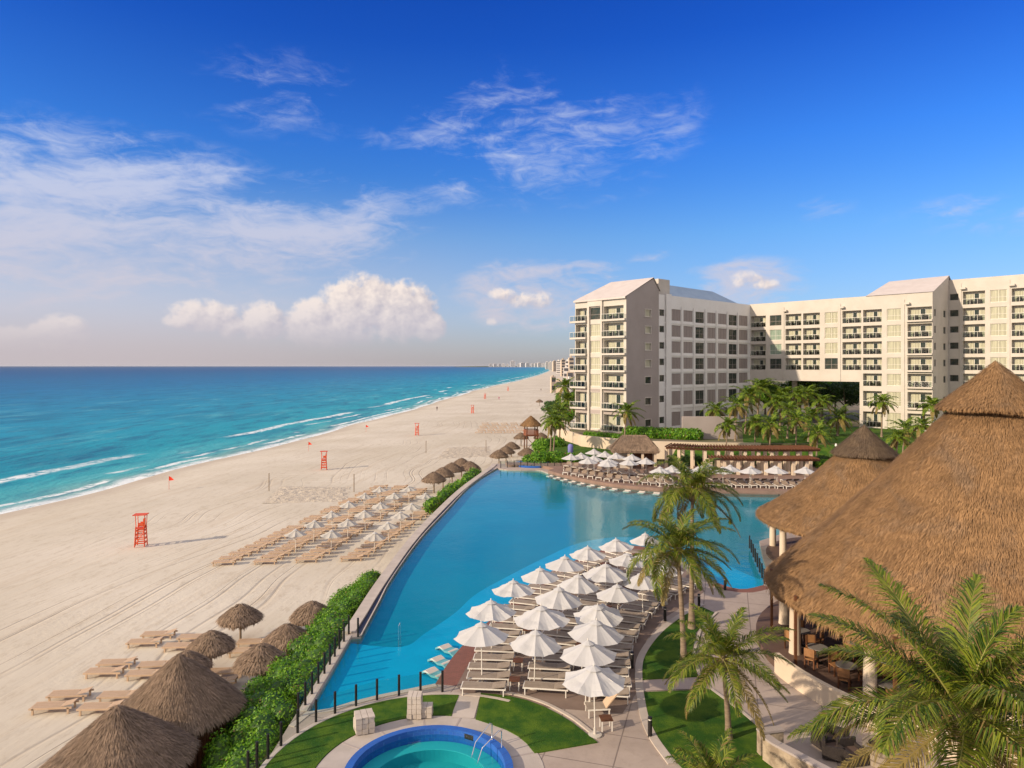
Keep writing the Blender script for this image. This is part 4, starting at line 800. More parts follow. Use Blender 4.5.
near_u = [(482, 621, 'nearest the brick rim at the pool end of the deck', 1), (491.6, 599, 'second along the pool edge, overlapping the nearest rim umbrella', 1), (534, 628, 'centre front, standing over the middle column of loungers', .95), (595, 663, 'frontmost of all, with its full pole and round base visible', 1),
          (590, 639, 'directly behind the frontmost umbrella', .98), (594, 618, 'third back from the frontmost one on the path side', 1.02), (543, 604, 'broad one just behind the centre-front umbrella', 1.08), (557, 585, 'in the middle of the group behind the broad centre one', 1.03),
          (514, 579, 'at the pool edge with open brick deck beneath it', .95), (541, 566, 'fourth along the pool edge, peaked high', .92), (564, 555, 'fifth along the pool edge', 1.0), (588, 545, 'sixth along the pool edge, before the bright reflection', .95), (577, 573, 'inland of the fifth pool-edge one', .98),
          (606, 562, 'large one in the rear middle of the group', 1.08), (600, 600, 'with a wrinkled leaning canopy in the middle right', .98), (618.6, 583, 'steep creased one left of the palm frond', .95), (618, 537.5, 'seventh along the pool edge, low canopy', .95), (645.5, 532, 'farthest one at the tip of the deck', .9),
          (626, 552, 'behind the steep creased one near the deck tip', .95), (643, 571, 'half covered by the left frond of the tall palm', .95), (652, 548, 'left of the tall palm crown at the deck tip', .9), (664, 561, 'mostly hidden behind the tall palm crown', .92)]
rr = random.Random(4)
for iu, (x, y, lb, s_) in enumerate(near_u):
    q = at(x, y, 2.84*s_); (UN, UN2, UN3, UN2, UN)[iu % 5 if 'wrinkled' not in lb else 1].place((q.x, q.y, 0), rr.uniform(0, .78), 'white canvas umbrella '+lb, s_, (rr.uniform(-.045, .045), rr.uniform(-.045, .045)) if 'leaning' not in lb else (.10, -.12))
UF = umbrella_proto(1.32, 2.3, .62, 'umbrella', 'white umbrellas on the far pool deck')
far_u = [(594, 449), (605, 451.5), (616, 453), (581, 453), (571, 457.5), (594, 455.5), (609, 458), (588, 460.6), (607.5, 463), (629, 459), (632, 454.5), (646, 458), (660, 469.5), (672, 465.5), (686, 471), (698, 467), (707, 463), (723, 470), (730, 465), (751, 466.3), (750, 470.3), (775, 466), (777, 470.5), (805, 471.5)]
fl = ['rearmost beside the lawn slope', 'behind the left group near the pavilion bar', 'next to the pavilion bar on its left', 'third from the left end of the far deck', 'leftmost on the far deck', 'centre of the left group', 'right of the centre of the left group', 'frontmost left in the left group', 'frontmost right in the left group', 'under the pavilion eave, front', 'under the pavilion eave, rear', 'beside the pavilion column',
      'left of the tall palm frond tip', 'first left of the pergola columns', 'front one beside the palm frond tip', 'second left in the pergola row', 'farther back below the pergola beam left', 'third front one under the pergola', 'behind the third front pergola one', 'rear of the pair at the pergola middle', 'front of the pair at the pergola middle', 'rear of the pair right of the pergola middle', 'front of the pair right of the pergola middle', 'rightmost on the far deck, next to the thatch']
for (x, y), lb in zip(far_u, fl):
    q = at(x, y, 2.65)
    q.y = max(q.y, 82.2 if x > 640 else interp([(570, 94.5), (590, 90), (615, 87), (645, 84)], x)); UF.place(((x-CX)/FOC*q.y, q.y, 0.35), rr.uniform(0, .78), 'small white canvas umbrella '+lb)
UB = umbrella_proto(1.05, 2.1, .48, 'umbrella', 'white umbrellas on the beach', base=False, fab=M_FABB, sg=1.6, wr=.07)
beach_u = [(295.7, 529), (313.5, 520), (332.6, 511), (349, 500.7), (364, 493), (380.5, 486.5), (331, 530), (347.7, 519), (365.4, 509.7), (380.5, 502), (394.7, 492.5), (409, 486), (374, 531.6), (388.7, 522), (401, 511.6), (413, 503), (424.8, 493)]
for i, (x, y) in enumerate(beach_u):
    q = at(x, y, ZB+2.15); row, k = (0, i) if i < 6 else (1, i-6) if i < 12 else (2, i-12)
    UB.place((q.x, q.y, ZB), rr.uniform(0, .78), 'cream beach umbrella, %s from near end, row %s' % (ORD[k], ['nearest the sea', 'in the middle', 'nearest the pool wall'][row]), None, (rr.uniform(-.06, .06), rr.uniform(-.06, .06)))

# ------------------------------------------------------------------ loungers
def lounger_deck():
    t_ = thing('sun_lounger', 'lounger', 'sun lounger', (0, 0, 0), 0, 'white-framed loungers on the near deck')
    mb = MB(); mb.box(-1.0, 1.0, -.34, -.30, .30, .35); mb.box(-1.0, 1.0, .30, .34, .30, .35); mb.box(-1.0, -.96, -.3, .3, .30, .35); mb.box(.96, 1.0, -.3, .3, .30, .35); mb.build('frame', M_FRAMEW, t_)
    for sx in (-1, 1):
        for sy in (-1, 1): mb = MB(); mb.box(sx*.90-.022, sx*.90+.022, sy*.32-.022, sy*.32+.022, 0, .30); mb.build('leg', M_FRAMEW, t_)
    mb = MB(); mb.box(-.95, .35, -.295, .295, .335, .365); mb.build('seat', M_SLING, t_)
    mb = MB(); M4 = Matrix.Translation((.36, 0, .355)) @ Matrix.Rotation(R(-9), 4, 'Y'); mb.box(0, .62, -.295, .295, -.012, .015, M4); mb.build('backrest', M_SLING, t_)
    return Proto(t_)
LD = lounger_deck()
def curve_walk(pts, step):
    P = [Vector((a, b, 0)) for a, b in smoothpath(pts, 10)]; out = []; acc = 0.0; out.append((P[0], (P[1]-P[0]).normalized()))
    for a, b in zip(P, P[1:]):
        l = (b-a).length
        while acc+l >= step: tt = (step-acc)/l; a = a.lerp(b, tt); l = (b-a).length; out.append((a.copy(), (b-a).normalized() if l > 1e-6 else out[-1][1])); acc = 0.0
        acc += l
    return out
colsd = [('along the brick rim', [(-1.25, 31.0), (-.7, 36.2), (.4, 41), (2.6, 46.0), (6.3, 51.5), (9.2, 53.6)], 1.02), ('in the middle column', [(1.5, 31.0), (2.3, 36), (4.2, 41), (6.8, 46.2), (10.0, 50)], 1.02), ('beside the curved path', [(4.1, 30.4), (4.9, 35), (6.7, 39.8), (9.0, 43.6), (11.9, 46.8)], 1.0)]
TBL = None
def side_table():
    t_ = thing('side_table', 'table', 'side table', (0, 0, 0), 0, 'small wooden side tables between the loungers')
    mb = MB(); mb.box(-.24, .24, -.24, .24, .42, .46); mb.build('tabletop', M_WOOD, t_)
    for sx in (-1, 1):
        for sy in (-1, 1): mb = MB(); mb.box(sx*.20-.02, sx*.20+.02, sy*.20-.02, sy*.20+.02, 0, .42); mb.build('leg', M_FRAMEW, t_)
    return Proto(t_)
ST = side_table()
for ci, (nm, pts, stp) in enumerate(colsd):
    for k, (p, d) in enumerate(curve_walk(pts, stp)):
        ang = math.atan2(d.y, d.x)-PI/2; j = .10*(k % 2)
        LD.place((p.x+j, p.y, .006), ang*0.85+rr.uniform(-.02, .02), 'beige sling lounger, %s from the front %s' % (ORD[k], nm))
        if k % 2 == 1 and ci < 2: ST.place((p.x+1.02*math.cos(ang)-.5*d.x+.30, p.y+1.02*math.sin(ang)-.5*d.y, .006), ang, 'brown side table beside the %s lounger %s' % (ORD[k], nm))
q = at(606, 729); ST.place((q.x, q.y, 0), .1, 'small wooden table with white legs standing alone by the frontmost umbrella pole')
# a chair-like lounger with its back raised under the frontmost umbrella
t_ = thing('sun_lounger', 'lounger with its yellowish backrest raised steeply, under the frontmost umbrella', 'sun lounger', (*at(598, 714)[:2], 0), .1, 'white-framed loungers on the near deck')
mb = MB(); mb.box(-.5, .45, -.34, -.30, .30, .35); mb.box(-.5, .45, .30, .34, .30, .35); mb.build('frame', M_FRAMEW, t_); mb = MB(); mb.box(-.5, .3, -.3, .3, .34, .37); mb.build('seat', M_SLING, t_)
mb = MB(); mb.box(0, .75, -.3, .3, -.02, .02, Matrix.Translation((.28, 0, .36)) @ Matrix.Rotation(R(-50), 4, 'Y')); mb.build('backrest', M_WOODB, t_)
for sx in (-.45, .4):
    for sy in (-.32, .32): mb = MB(); mb.box(sx-.022, sx+.022, sy-.022, sy+.022, 0, .3); mb.build('leg', M_FRAMEW, t_)
# wooden beach loungers
def lounger_wood(parts, group):
    t_ = thing('beach_lounger', 'lounger', 'sun lounger', (0, 0, 0), 0, group) if parts else None
    def pc(mb, nm):
        return mb.build(nm, M_WOODB, t_)
    bed = MB(); bed.box(-1.0, 1.0, -.36, -.31, .24, .33); bed.box(-1.0, 1.0, .31, .36, .24, .33)
    for k in range(11): bed.box(-.98+.125*k, -.98+.125*k+.10, -.31, .31, .30, .325)
    bk = MB(); M4 = Matrix.Translation((.42, 0, .32)) @ Matrix.Rotation(R(-14), 4, 'Y')
    for k in range(5): bk.box(.02+.12*k, .12*k+.115, -.31, .31, -.012, .014, M4)
    legs = []
    for sx in (-1, 1):
        for sy in (-1, 1): l = MB(); l.box(sx*.82-.045, sx*.82+.045, sy*.33-.03, sy*.33+.03, 0, .30); legs.append(l)
    if parts:
        pc(bed, 'bed'); pc(bk, 'backrest')
        for l in legs: pc(l, 'leg')
        return Proto(t_)
    for m_ in [bk]+legs: bed.add(m_.v, m_.f)
    o = bed.build('beach_lounger', M_WOODB); tag(o, 'lounger', 'sun lounger', group); return Proto(o)
LW = lounger_wood(True, 'wooden loungers near the big huts')
nl = [(54, 711, 'front left corner of the grid, closest to the bottom'), (70, 699, 'just behind the front left corner one'), (105, 676, 'front one of the middle left pair'), (117, 667, 'rear one of the middle left pair'), (145, 646, 'front one of the upper pair left of the parasols'), (159, 638, 'farthest one, at the top of the grid'),
      (101, 712, 'partly behind the front hut peak'), (120, 700, 'between the two front-left ones and the rear hut'), (146, 678, 'front one of the pair above the rear hut peak'), (157, 669, 'rear one of the pair above the rear hut peak'), (181, 650, 'front one left of the notched parasol'), (195, 641, 'rear one just left of the farthest parasol'),
      (218, 686, 'under the notched parasol, front'), (226, 676, 'under the notched parasol, rear'), (246, 655, 'under the farthest near parasol, front'), (254, 646, 'under the farthest near parasol, rear'), (236, 700, 'between the rear hut and the hedge')]
for i, (x, y, lb) in enumerate(nl): q = at(x, y, ZB); LW.place((q.x, q.y, ZB), R(4)+rr.uniform(-.04, .04)+(PI if False else 0), 'bleached wooden beach lounger, '+lb)
LS = lounger_wood(False, 'wooden loungers in rows on the beach')
colb = [((-24.8, 60.3), (-18.4, 98), 30, 'nearest the sea'), ((-21.4, 60.6), (-15.6, 98), 30, 'second from the sea'), ((-17.9, 61.2), (-12.4, 97), 28, 'second from the pool wall'), ((-14.0, 61.5), (-9.4, 86), 19, 'nearest the pool wall')]
for (a, b, n, nm) in colb:
    for k in range(n):
        tt = k/(n-1); x = a[0]+(b[0]-a[0])*tt; y = a[1]+(b[1]-a[1])*tt
        if k > 7 and k % 4 == 3: continue
        LS.place((x+rr.uniform(-.12, .12), y+rr.uniform(-.1, .1), ZB), rr.uniform(-.07, .07)+.05, 'wooden lounger, %s from the near end, beach column %s' % (ORD[k], nm))
# far deck loungers, white
def lounger_far():
    b = MB(); b.cur = 0; b.box(-.35, -.32, -1, 1, .29, .34); b.box(.32, .35, -1, 1, .29, .34)
    for sx in (-1, 1):
        for sy in (-1, 1): b.box(sx*.33-.035, sx*.33+.035, sy*.9-.035, sy*.9+.035, 0, .3)
    b.box(-.36, .36, -1.0, -.94, .28, .34)
    b.cur = 1; b.box(-.31, .31, -.95, .35, .31, .35); b.cur = 1; M4 = Matrix.Translation((0, .35, .34)) @ Matrix.Rotation(R(30), 4, 'X'); b.box(-.31, .31, 0, .65, -.02, .02, M4)
    o = b.build('sun_lounger', [M_FRAMEW, mat('pale_sling', (0.30, 0.225, 0.165), 0.8)]); tag(o, 'lounger', 'sun lounger', 'white loungers on the far pool deck'); return Proto(o)
LF = lounger_far(); cnt = 0
for r_ in range(3):
    for k in range(36):
        x = 7.2+k*0.95; yb = interp([(5, 93.5), (7, 91.2), (9.5, 88.4), (12.4, 85.2), (15.4, 83.4), (18, 82.2), (24, 81.4), (32, 80.6), (40, 80.4)], x)+.9+r_*3.0
        if (r_ == 2 and (k > 12)) or (r_ == 1 and k % 9 == 8): continue
        LF.place((x+r_*.3, yb+rr.uniform(-.12, .12), .356), rr.uniform(-.06, .06)+PI*(r_ % 2)+(-.35 if x < 13 else 0), 'white far-deck lounger, %s from the left in the %s row from the water' % (ORD[k], ORD[r_]))
# ------------------------------------------------------------------ palms
def frond_geo(mb, base, az, e0, L, bend, nl, lw, ll, rnd, rach, wind=(0.0, 0.0), droop=.5, curl=0.0):
    """one feather leaf: mb for leaflets, rach for the rib"""
    n = 12; P = [Vector(base)]; el = e0; a = az; seg = L/n; T = []
    for i in range(n):
        s = i/n; el_ = e0-bend*(s**1.25)*1.0; d = Vector((math.cos(a)*math.cos(el_), math.sin(a)*math.cos(el_), math.sin(el_)))
        d = (d+Vector((wind[0], wind[1], 0))*s*.9).normalized(); T.append(d); P.append(P[-1]+d*seg); a += curl/n
    T.append(T[-1]); rach.tube(P, [max(.022*L/3*(1-i/n), .005)+.004 for i in range(n+1)], 4, False)
    for side in (-1, 1):
        for j in range(nl):
            s = .10+.90*(j+rnd.random()*.6)/nl; f = s*n; i = min(int(f), n-1); p = P[i].lerp(P[i+1], f-i); d = T[i]
            h = Vector((0, 0, 1)); sd = d.cross(h); 
            if sd.length < .05: sd = Vector((math.sin(a), -math.cos(a), 0))
            sd = sd.normalized()*side; up = sd.cross(d)*side; 
            if up.z < 0: up = -up
            l = ll*(math.sin(PI*min(s*.86+.14, 1.0))**.55)*rnd.uniform(.82, 1.12)
            ld = (sd*(.95-.45*s)+d*(.42+.65*s)+up*.22+Vector((rnd.gauss(0, .11), rnd.gauss(0, .11), rnd.gauss(0, .11)))+Vector((wind[0], wind[1], 0))*.45).normalized()
            l2 = (ld+Vector((wind[0]*.5, wind[1]*.5, -droop*rnd.uniform(.6, 1.5)))).normalized(); wv = ld.cross(up).normalized()*lw*.5
            m = p+ld*l*.48; e = m+l2*l*.55
            b = len(mb.v); mb.v.extend([tuple(p-wv*.6), tuple(p+wv*.6), tuple(m+wv), tuple(m-wv), tuple(e)]); mb.f.extend([(b, b+1, b+2, b+3), (b+3, b+2, b+4)]); mb.mi.extend([0, 0])
def palm(name_label, cat, loc, ht, L, nf, nl, seed, lean=(0, 0), group=None, tr=.14, parts=True, wind=(.18, .08), lw=.05, ll=None, dry=5, e_lo=-40, base=None, bend=1.35, base_z=0.0):
    rnd = random.Random(seed); t_ = thing('palm_tree', name_label, cat, loc, 0, group); top = Vector((lean[0], lean[1], ht)); ll = ll or L*.24
    mb = MB(); pts = []
    for i in range(11): s = i/10; pts.append((lean[0]*s**1.6, lean[1]*s**1.6, base_z-.2+(ht-base_z+.2)*s))
    rs = [tr*(1.55-1.2*min(i/2.2, 1)*.45-.42*(i/10)) for i in range(11)]
    mb.tube(pts, rs, 10); mb.tube([top-Vector((0, 0, .5)), top-Vector((0, 0, .1)), top+Vector((0, 0, .25))], [tr*1.1, tr*1.5, tr*.7], 10); mb.build('trunk', M_TRUNK, t_, True)
    allb, allr, drb = MB(), MB(), MB()
    for k in range(nf):
        s = k/nf; az = k*2.39996+rnd.uniform(-.2, .2); e0 = R(84-(84-e_lo)*s**.85+rnd.uniform(-7, 7)); isdry = k >= nf-dry
        fr, ra = (MB(), MB()) if parts else ((drb if isdry else allb), allr)
        frond_geo(fr, top+Vector((.08*math.cos(az), .08*math.sin(az), .12)), az, e0, L*rnd.uniform(.82, 1.08)*(.62 if k < 3 else 1), bend*rnd.uniform(.8, 1.15)*(.8 if k < 9 else 1 if e0 > 0 else .55), nl, lw, ll*(.8 if isdry else 1), rnd, ra, wind, droop=.6+.7*s, curl=rnd.uniform(-.35, .35))
        if parts:
            o = fr.build('frond', M_FRONDY if isdry else M_FROND, t_); ra.build('rib', M_FRONDY if isdry else M_RACH, o)
    if not parts:
        c_ = allb.build('crown', M_FROND2, t_); allr.build('rib', M_RACH, c_)
        if drb.v: drb.build('dry_fronds', M_FRONDY, t_)
    return t_
g_ = None
palm('large leaning coconut palm at lower right whose fronds cover the restaurant eave', 'palm tree', (10.45, 16.4, 0), 6.1, 4.4, 32, 150, 11, (.3, .2), tr=.22, lw=.034, ll=.95, dry=9, e_lo=-42, wind=(.12, .03), bend=1.0)
palm('slim coconut palm in the lower right lawn in front of the curved restaurant wall', 'palm tree', (8.42, 27.2, 0), 3.05, 3.0, 28, 85, 12, (-.25, -.1), tr=.13, lw=.032, ll=.62, dry=6, e_lo=-45, wind=(.14, .0), bend=1.35)
palm('tall coconut palm with grey trunk rising from the small lawn by the umbrellas', 'palm tree', (8.25, 33.6, 0), 5.5, 3.3, 30, 95, 13, (-.25, .2), tr=.15, lw=.036, ll=.72, dry=5, e_lo=-30, wind=(.26, .06), bend=1.75)
palm('dark coconut palm crown standing behind and above the grey-trunked palm', 'palm tree', (9.9, 38.6, 0), 7.5, 3.3, 28, 90, 14, (.1, .2), tr=.15, lw=.04, ll=.74, dry=3, e_lo=-30, wind=(.28, .06), bend=1.85)
palm('young short palm whose crown pokes up at the bottom edge of the lawn', 'palm tree', (6.3, 21.8, 0), 1.5, 1.8, 18, 45, 15, (0, 0), tr=.12, lw=.035, ll=.45, dry=3, e_lo=-20, bend=1.0)
palm('wispy palm with dry fronds at the far lower right corner', 'palm tree', (12.9, 15.9, 0), 3.7, 2.6, 20, 45, 16, (0, 0), tr=.14, lw=.045, ll=.55, dry=9, e_lo=-30, bend=1.1)

# garden palms: three shapes copied
protos = []
for sd, (L_, nf) in enumerate([(3.5, 22), (3.9, 20), (3.3, 23)]):
    protos.append(Proto(palm('palm', 'palm tree', (0, 0, 0), 6.0, L_, nf, 34, 50+sd, (.5, .2), 'garden palms in front of the hotel', .17, False, (.22, .08), .12, .95, 5, -50, bend=1.55)))
gp = [(716, 412, 118, 'leftmost of the garden palms, before the louvred wing'), (748, 398, 124, 'highest crown beside the dark louvre column of the shaded wing'), (728, 428, 104, 'in front of the pergola left end with a pale trunk'), (757, 425, 108, 'low in front of the pergola, second from its left end'), (738, 408, 112, 'tucked between the two leftmost tall crowns'),
      (776, 405, 122, 'under the dark garden passage, left side'), (790, 412, 116, 'under the dark garden passage, centre'), (798, 422, 106, 'low with spreading dry fronds behind the pergola'), (822, 404, 118, 'tall with rounded crown at the right end of the dense clump'),
      (808, 396, 128, 'half shaded beneath the raised wing'), (819, 436, 100, 'small and sparse with an upright trunk near the pergola right end'), (783, 398, 130, 'high crown at the back of the dense clump'), (884, 404, 118, 'standing alone before the sunlit wing balconies'), (905, 432, 100, 'bushy one just above the small thatched cap'), (934, 408, 112, 'left of the big roof cap, blown sideways'),
      (922, 428, 96, 'low yellow-green one left of the big roof slope'), (627, 414, 114, 'single one in front of the hotel tower corner'), (553, 420, 112, 'seaside one left of the hotel tower, low crown'), (562, 414, 122, 'seaside one touching the hotel tower left side'), (565, 388, 175, 'dark one far up the beach beside the tower'), (556, 425, 108, 'small seaside one beside the lookout tower'), (567, 402, 150, 'behind the far thatched roofs'), (840, 420, 120, 'short one right of the garden passage'), (898, 440, 94, 'smallest one touching the small thatched cap'),
      (760, 390, 132, 'back row of the clump, right of the dark louvre column'), (772, 428, 105, 'front row of the clump behind the pergola centre'), 
      (797, 398, 124, 'with a bright rounded crown under the raised wing'), (811, 418, 111, 'middle of the clump, behind the small sparse one')]
rr = random.Random(9)
for i, (x, y, Y, lb) in enumerate(gp):
    zg = (2.5 if Y > 109 and x > 600 else .35 if x > 600 else .3 if Y < 130 else ZB); crown = atY(x, y, Y); hz = max(crown.z-zg+.3, 2.2); k = hz/6.0; pr = protos[i % 3]
    rzz = rr.uniform(-.5, .6); s2 = rr.uniform(.80, .98)*Y/118 if Y < 130 else 1.15
    pr.place((crown.x-.5*s2, crown.y, zg), rzz, 'palm tree '+lb, (s2, s2, k))
# keep crowns round: the trunk takes the height, the crown its own scale
for o in list(bpy.data.objects):
    if o.name.startswith('palm_tree') and o.get('group') == 'garden palms in front of the hotel':
        sx, sy, sz = o.scale; o.scale = (sx, sx, sx)
        for ch in o.children:
            if ch.name.startswith('trunk'): ch.scale = (1, 1, sz/sx)
            else: ch.location = (0, 0, 6.0*sz/sx-6.0)

# ------------------------------------------------------------------ leafy plants
def leafcloud(centers, n, size, rnd, hull=True):
    """centers: list of (x,y,z,rx,ry,rz) lobes; leaves on and just below their skins"""
    mb = MB(); wts = [c[3]*c[4] for c in centers]; tot = sum(wts)
    for c, w_ in zip(centers, wts):
        for _ in range(max(4, int(n*w_/tot))):
            u = Vector((rnd.gauss(0, 1), rnd.gauss(0, 1), rnd.gauss(0, 1))).normalized(); k = rnd.uniform(.80, 1.08); k *= 1+.18*noise.noise(Vector((u.x*3+c[0], u.y*3+c[1], u.z*3)))
            p = Vector((c[0]+u.x*c[3]*k, c[1]+u.y*c[4]*k, c[2]+u.z*c[5]*k)); nn = (u+Vector((rnd.gauss(0, .45), rnd.gauss(0, .45), rnd.gauss(0, .45)))).normalized()
            a = nn.cross(Vector((rnd.gauss(0, 1), rnd.gauss(0, 1), rnd.gauss(0, 1)))).normalized(); b_ = nn.cross(a); s = size*rnd.uniform(.6, 1.3); q = len(mb.v)
            mb.v.extend([tuple(p-a*s*.5), tuple(p+b_*s*.32), tuple(p+a*s*.5), tuple(p-b_*s*.32)]); mb.f.append((q, q+1, q+2, q+3)); mb.mi.append(0)
    return mb
def lobes(mb, centers, k=.78, n=10):
    for (x, y, z, a, b_, c) in centers:
        vs = []; 
        for i in range(1, n):
            for j in range(n*2):
                th = PI*i/n; ph = PI*j/n; f_ = k*(1+.10*noise.noise(Vector((math.cos(ph)*2+x, math.sin(ph)*2+y, th)))); vs.append((x+a*f_*math.sin(th)*math.cos(ph), y+b_*f_*math.sin(th)*math.sin(ph), z+c*f_*math.cos(th)))
        m = n*2; vs.append((x, y, z+c*k)); vs.append((x, y, z-c*k)); t0 = len(vs)-2
        mb.add(vs, [(i*m+j, (i+1)*m+j, (i+1)*m+(j+1) % m, i*m+(j+1) % m) for i in range(n-2) for j in range(m)]+[(t0, j, (j+1) % m) for j in range(m)]+[(t0+1, (n-2)*m+(j+1) % m, (n-2)*m+j) for j in range(m)])
def bush(name, label, cat, centers, n, size, seed, leaf=None, group=None, loc=(0, 0, 0)):
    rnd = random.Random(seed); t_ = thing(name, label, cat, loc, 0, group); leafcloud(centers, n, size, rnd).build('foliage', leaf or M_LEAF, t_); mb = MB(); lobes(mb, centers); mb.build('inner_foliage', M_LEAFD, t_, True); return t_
rr = random.Random(5); cs = []
for i in range(190):
    Y = 21+(i/190)*30+rr.uniform(-.6, .6); wL = interp([(21, 1.7), (27, 2.1), (30, 3.2), (33, 3.8), (38, 3.2), (44, 2.8), (48, 2.4), (51, 1.6)], Y); x = -9.75-rr.random()*(wL-.5); r_ = rr.uniform(.55, .85)
    edge = (-9.2-x)/wL; cs.append((x, Y, -.48-1.25*edge**1.5+rr.uniform(-.12, .2), r_, r_, r_*rr.uniform(.8, 1.05)))
    if i % 2: cs.append((x, Y, -1.6, .7, .7, .9))
bush('hedge', 'long bright green leafy hedge between the beach and the glass pool fence', 'hedge', cs, 130000, .125, 5)
cs = []
for i in range(40):
    t0 = i/39; Y = 76+t0*23; x = interp([(76, -8.0), (83, -7.2), (99, -4.6)], Y)-rr.uniform(.1, 1.1); r_ = rr.uniform(.6, .9); cs.append((x, Y, -.9+rr.uniform(-.2, .3), r_, r_, r_))
bush('hedge', 'smaller green hedge along the far end of the pool wall', 'hedge', cs, 7000, .26, 6)
bush('hedge', 'clipped dark green hedge at the foot of the tower side wall', 'hedge', [(19.5+i*.75, 117.5-i*.30+.3, 3.3, 1.0, 1.0, 1.05) for i in range(15)], 8000, .35, 7)
bush('hedge', 'low trimmed hedge strip under the tower balconies', 'hedge', [(12.8+i*.62, 120.6-i*.60, 2.7, .6, .6, .55) for i in range(14)], 3500, .3, 8)
bush('shrub', 'round green shrubs left of the tower by the lookout', 'shrub', [(4.2, 103, .9, 1.6, 1.4, 1.1), (6.4, 103.4, .8, 1.8, 1.4, 1.1), (8.6, 103.8, .7, 1.5, 1.3, .9), (2.6, 103.5, .6, 1.1, 1, .8)], 5000, .3, 10)
bush('shrub', 'bright green shrubs beside the seaside palms', 'shrub', [(5.2, 118, .9, 1.8, 1.8, 1.4), (7.5, 119, 1.2, 1.6, 1.6, 1.3)], 3000, .35, 11)
bush('shrub', 'dark green shrubs seen between the pergola columns', 'shrub', [(23+i*1.6, 99.3+rr.uniform(-.4, .5), 1.0, 1.1, .8, .9) for i in range(17)], 7000, .3, 12, M_LEAFD)
bush('shrub', 'low leafy planting right of the pergola', 'shrub', [(43+i*1.5, 97+rr.uniform(-.6, .6), .9, 1.1, 1, .7) for i in range(8)], 4000, .3, 13, M_LEAF)
# broad trees under the passage and beyond
def tree(label, loc, ht, w, seed, leaf, group='broad trees behind the hotel passage'):
    rnd = random.Random(seed); t_ = thing('broadleaf_tree', label, 'tree', loc, 0, group); mb = MB(); mb.tube([(0, 0, -.3), (.1, 0, ht*.3), (.2, .1, ht*.55)], [.28, .22, .14], 8)
    for k in range(6): a = k*1.05; mb.tube([(.1, 0, ht*.32), (w*.3*math.cos(a), w*.3*math.sin(a), ht*.6), (w*.42*math.cos(a), w*.42*math.sin(a), ht*.8)], [.12, .08, .03], 5)
    mb.build('trunk', M_TRUNK, t_); cs = []
    for k in range(26):
        a = rnd.random()*6.28; r_ = w*.45*rnd.random()**.6; z = ht*(.45+.45*rnd.random()); s = w*rnd.uniform(.10, .19); cs.append((r_*math.cos(a), r_*math.sin(a), z, s, s, s*.8))
    leafcloud(cs, 5200, .42, rnd).build('crown', leaf, t_); return t_
tp = [(800, 400, 158, 9.5, 9, 'dark broad tree in the garden passage, left'), (822, 402, 160, 9, 9, 'dark broad tree in the garden passage, centre'), (845, 404, 158, 9, 9, 'dark broad tree in the garden passage, right'), (780, 405, 162, 9, 9, 'dark broad tree deepest in the passage corner'), (862, 405, 166, 9, 9, 'dark broad tree beyond the passage, rightmost'), (765, 400, 166, 9, 8, 'dark broad tree beyond the passage, leftmost'), (835, 398, 172, 9.5, 10, 'broad tree standing far beyond the passage opening'), (810, 396, 176, 10, 10, 'tallest broad tree far beyond the passage opening')]
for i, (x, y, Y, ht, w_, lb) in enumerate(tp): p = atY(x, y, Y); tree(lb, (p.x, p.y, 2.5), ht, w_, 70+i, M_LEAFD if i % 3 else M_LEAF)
sh_ = [(16, 195, 'scrubby seaside tree beyond the tower, second along the beach'), (14, 230, 'scrubby seaside tree beyond the tower, third along the beach'), (22, 290, 'scrubby seaside tree beyond the tower, fourth along the beach'), (31, 380, 'scrubby seaside tree beyond the tower, fifth along the beach')]
for i, (x, Y, lb) in enumerate(sh_):
    tree(lb, (x, Y, ZB), 5+i*.6, 6+i*1.5, 90+i, M_LEAFD if i % 2 else M_LEAF, 'scrubby trees along the upper beach')

# ------------------------------------------------------------------ glass pool fence
def fence(label, pts, ht, pane=True, glass=M_FENCEG):
    t_ = thing('pool_fence', label, 'fence', (0, 0, 0))
    for i, (x, y, z) in enumerate(pts):
        mb = MB(); mb.lathe([(.0, z), (.055, z), (.055, z+ht), (.0, z+ht+.01)], 10, (x, y)); mb.build('post', M_DARK, t_)
    if pane:
        for a, b in zip(pts, pts[1:]):
            d = (Vector(b)-Vector(a)); u = d.normalized(); A = Vector(a)+u*.06; B = Vector(b)-u*.06; nn = Vector((-u.y, u.x, 0))*.006
            mb = MB(); vs = [A-nn+Vector((0, 0, .08)), B-nn+Vector((0, 0, .08)), B-nn+Vector((0, 0, ht-.08)), A-nn+Vector((0, 0, ht-.08)), A+nn+Vector((0, 0, .08)), B+nn+Vector((0, 0, .08)), B+nn+Vector((0, 0, ht-.08)), A+nn+Vector((0, 0, ht-.08))]
            mb.add(vs, [(0, 1, 2, 3), (7, 6, 5, 4), (3, 2, 6, 7), (0, 4, 5, 1)]); mb.build('glass_panel', glass, t_)
    return t_
fp = [(248, 778), (257, 768), (268, 760), (281, 747), (297.6, 734), (316, 723), (335, 714.5), (356, 707), (377, 701), (399, 696.5), (420.5, 693.5), (442.4, 692)]
fence('curved fence of black posts and clear glass around the whirlpool terrace', [tuple(at(x, y)) for x, y in fp], .95)
fp = [(305, 717), (310, 705.5), (316, 694.5), (321, 684), (325.5, 674), (330, 665), (334, 657), (338, 649.5), (341.3, 642), (344.5, 634)]
fence('straight fence of black posts and clear glass between hedge and pool', [(-8.83, at(x, y).y, 0) for x, y in fp], 1.0)
fence('single black post at the near end of the pool coping', [(-8.25, 37.5, 0)], 1.0, False)
fence('short dark poolside railing at the foot of the restaurant roof', [(16.8+.30*i, 46.6+1.3*i, 0) for i in range(8)], 1.0, True, M_RAILG)
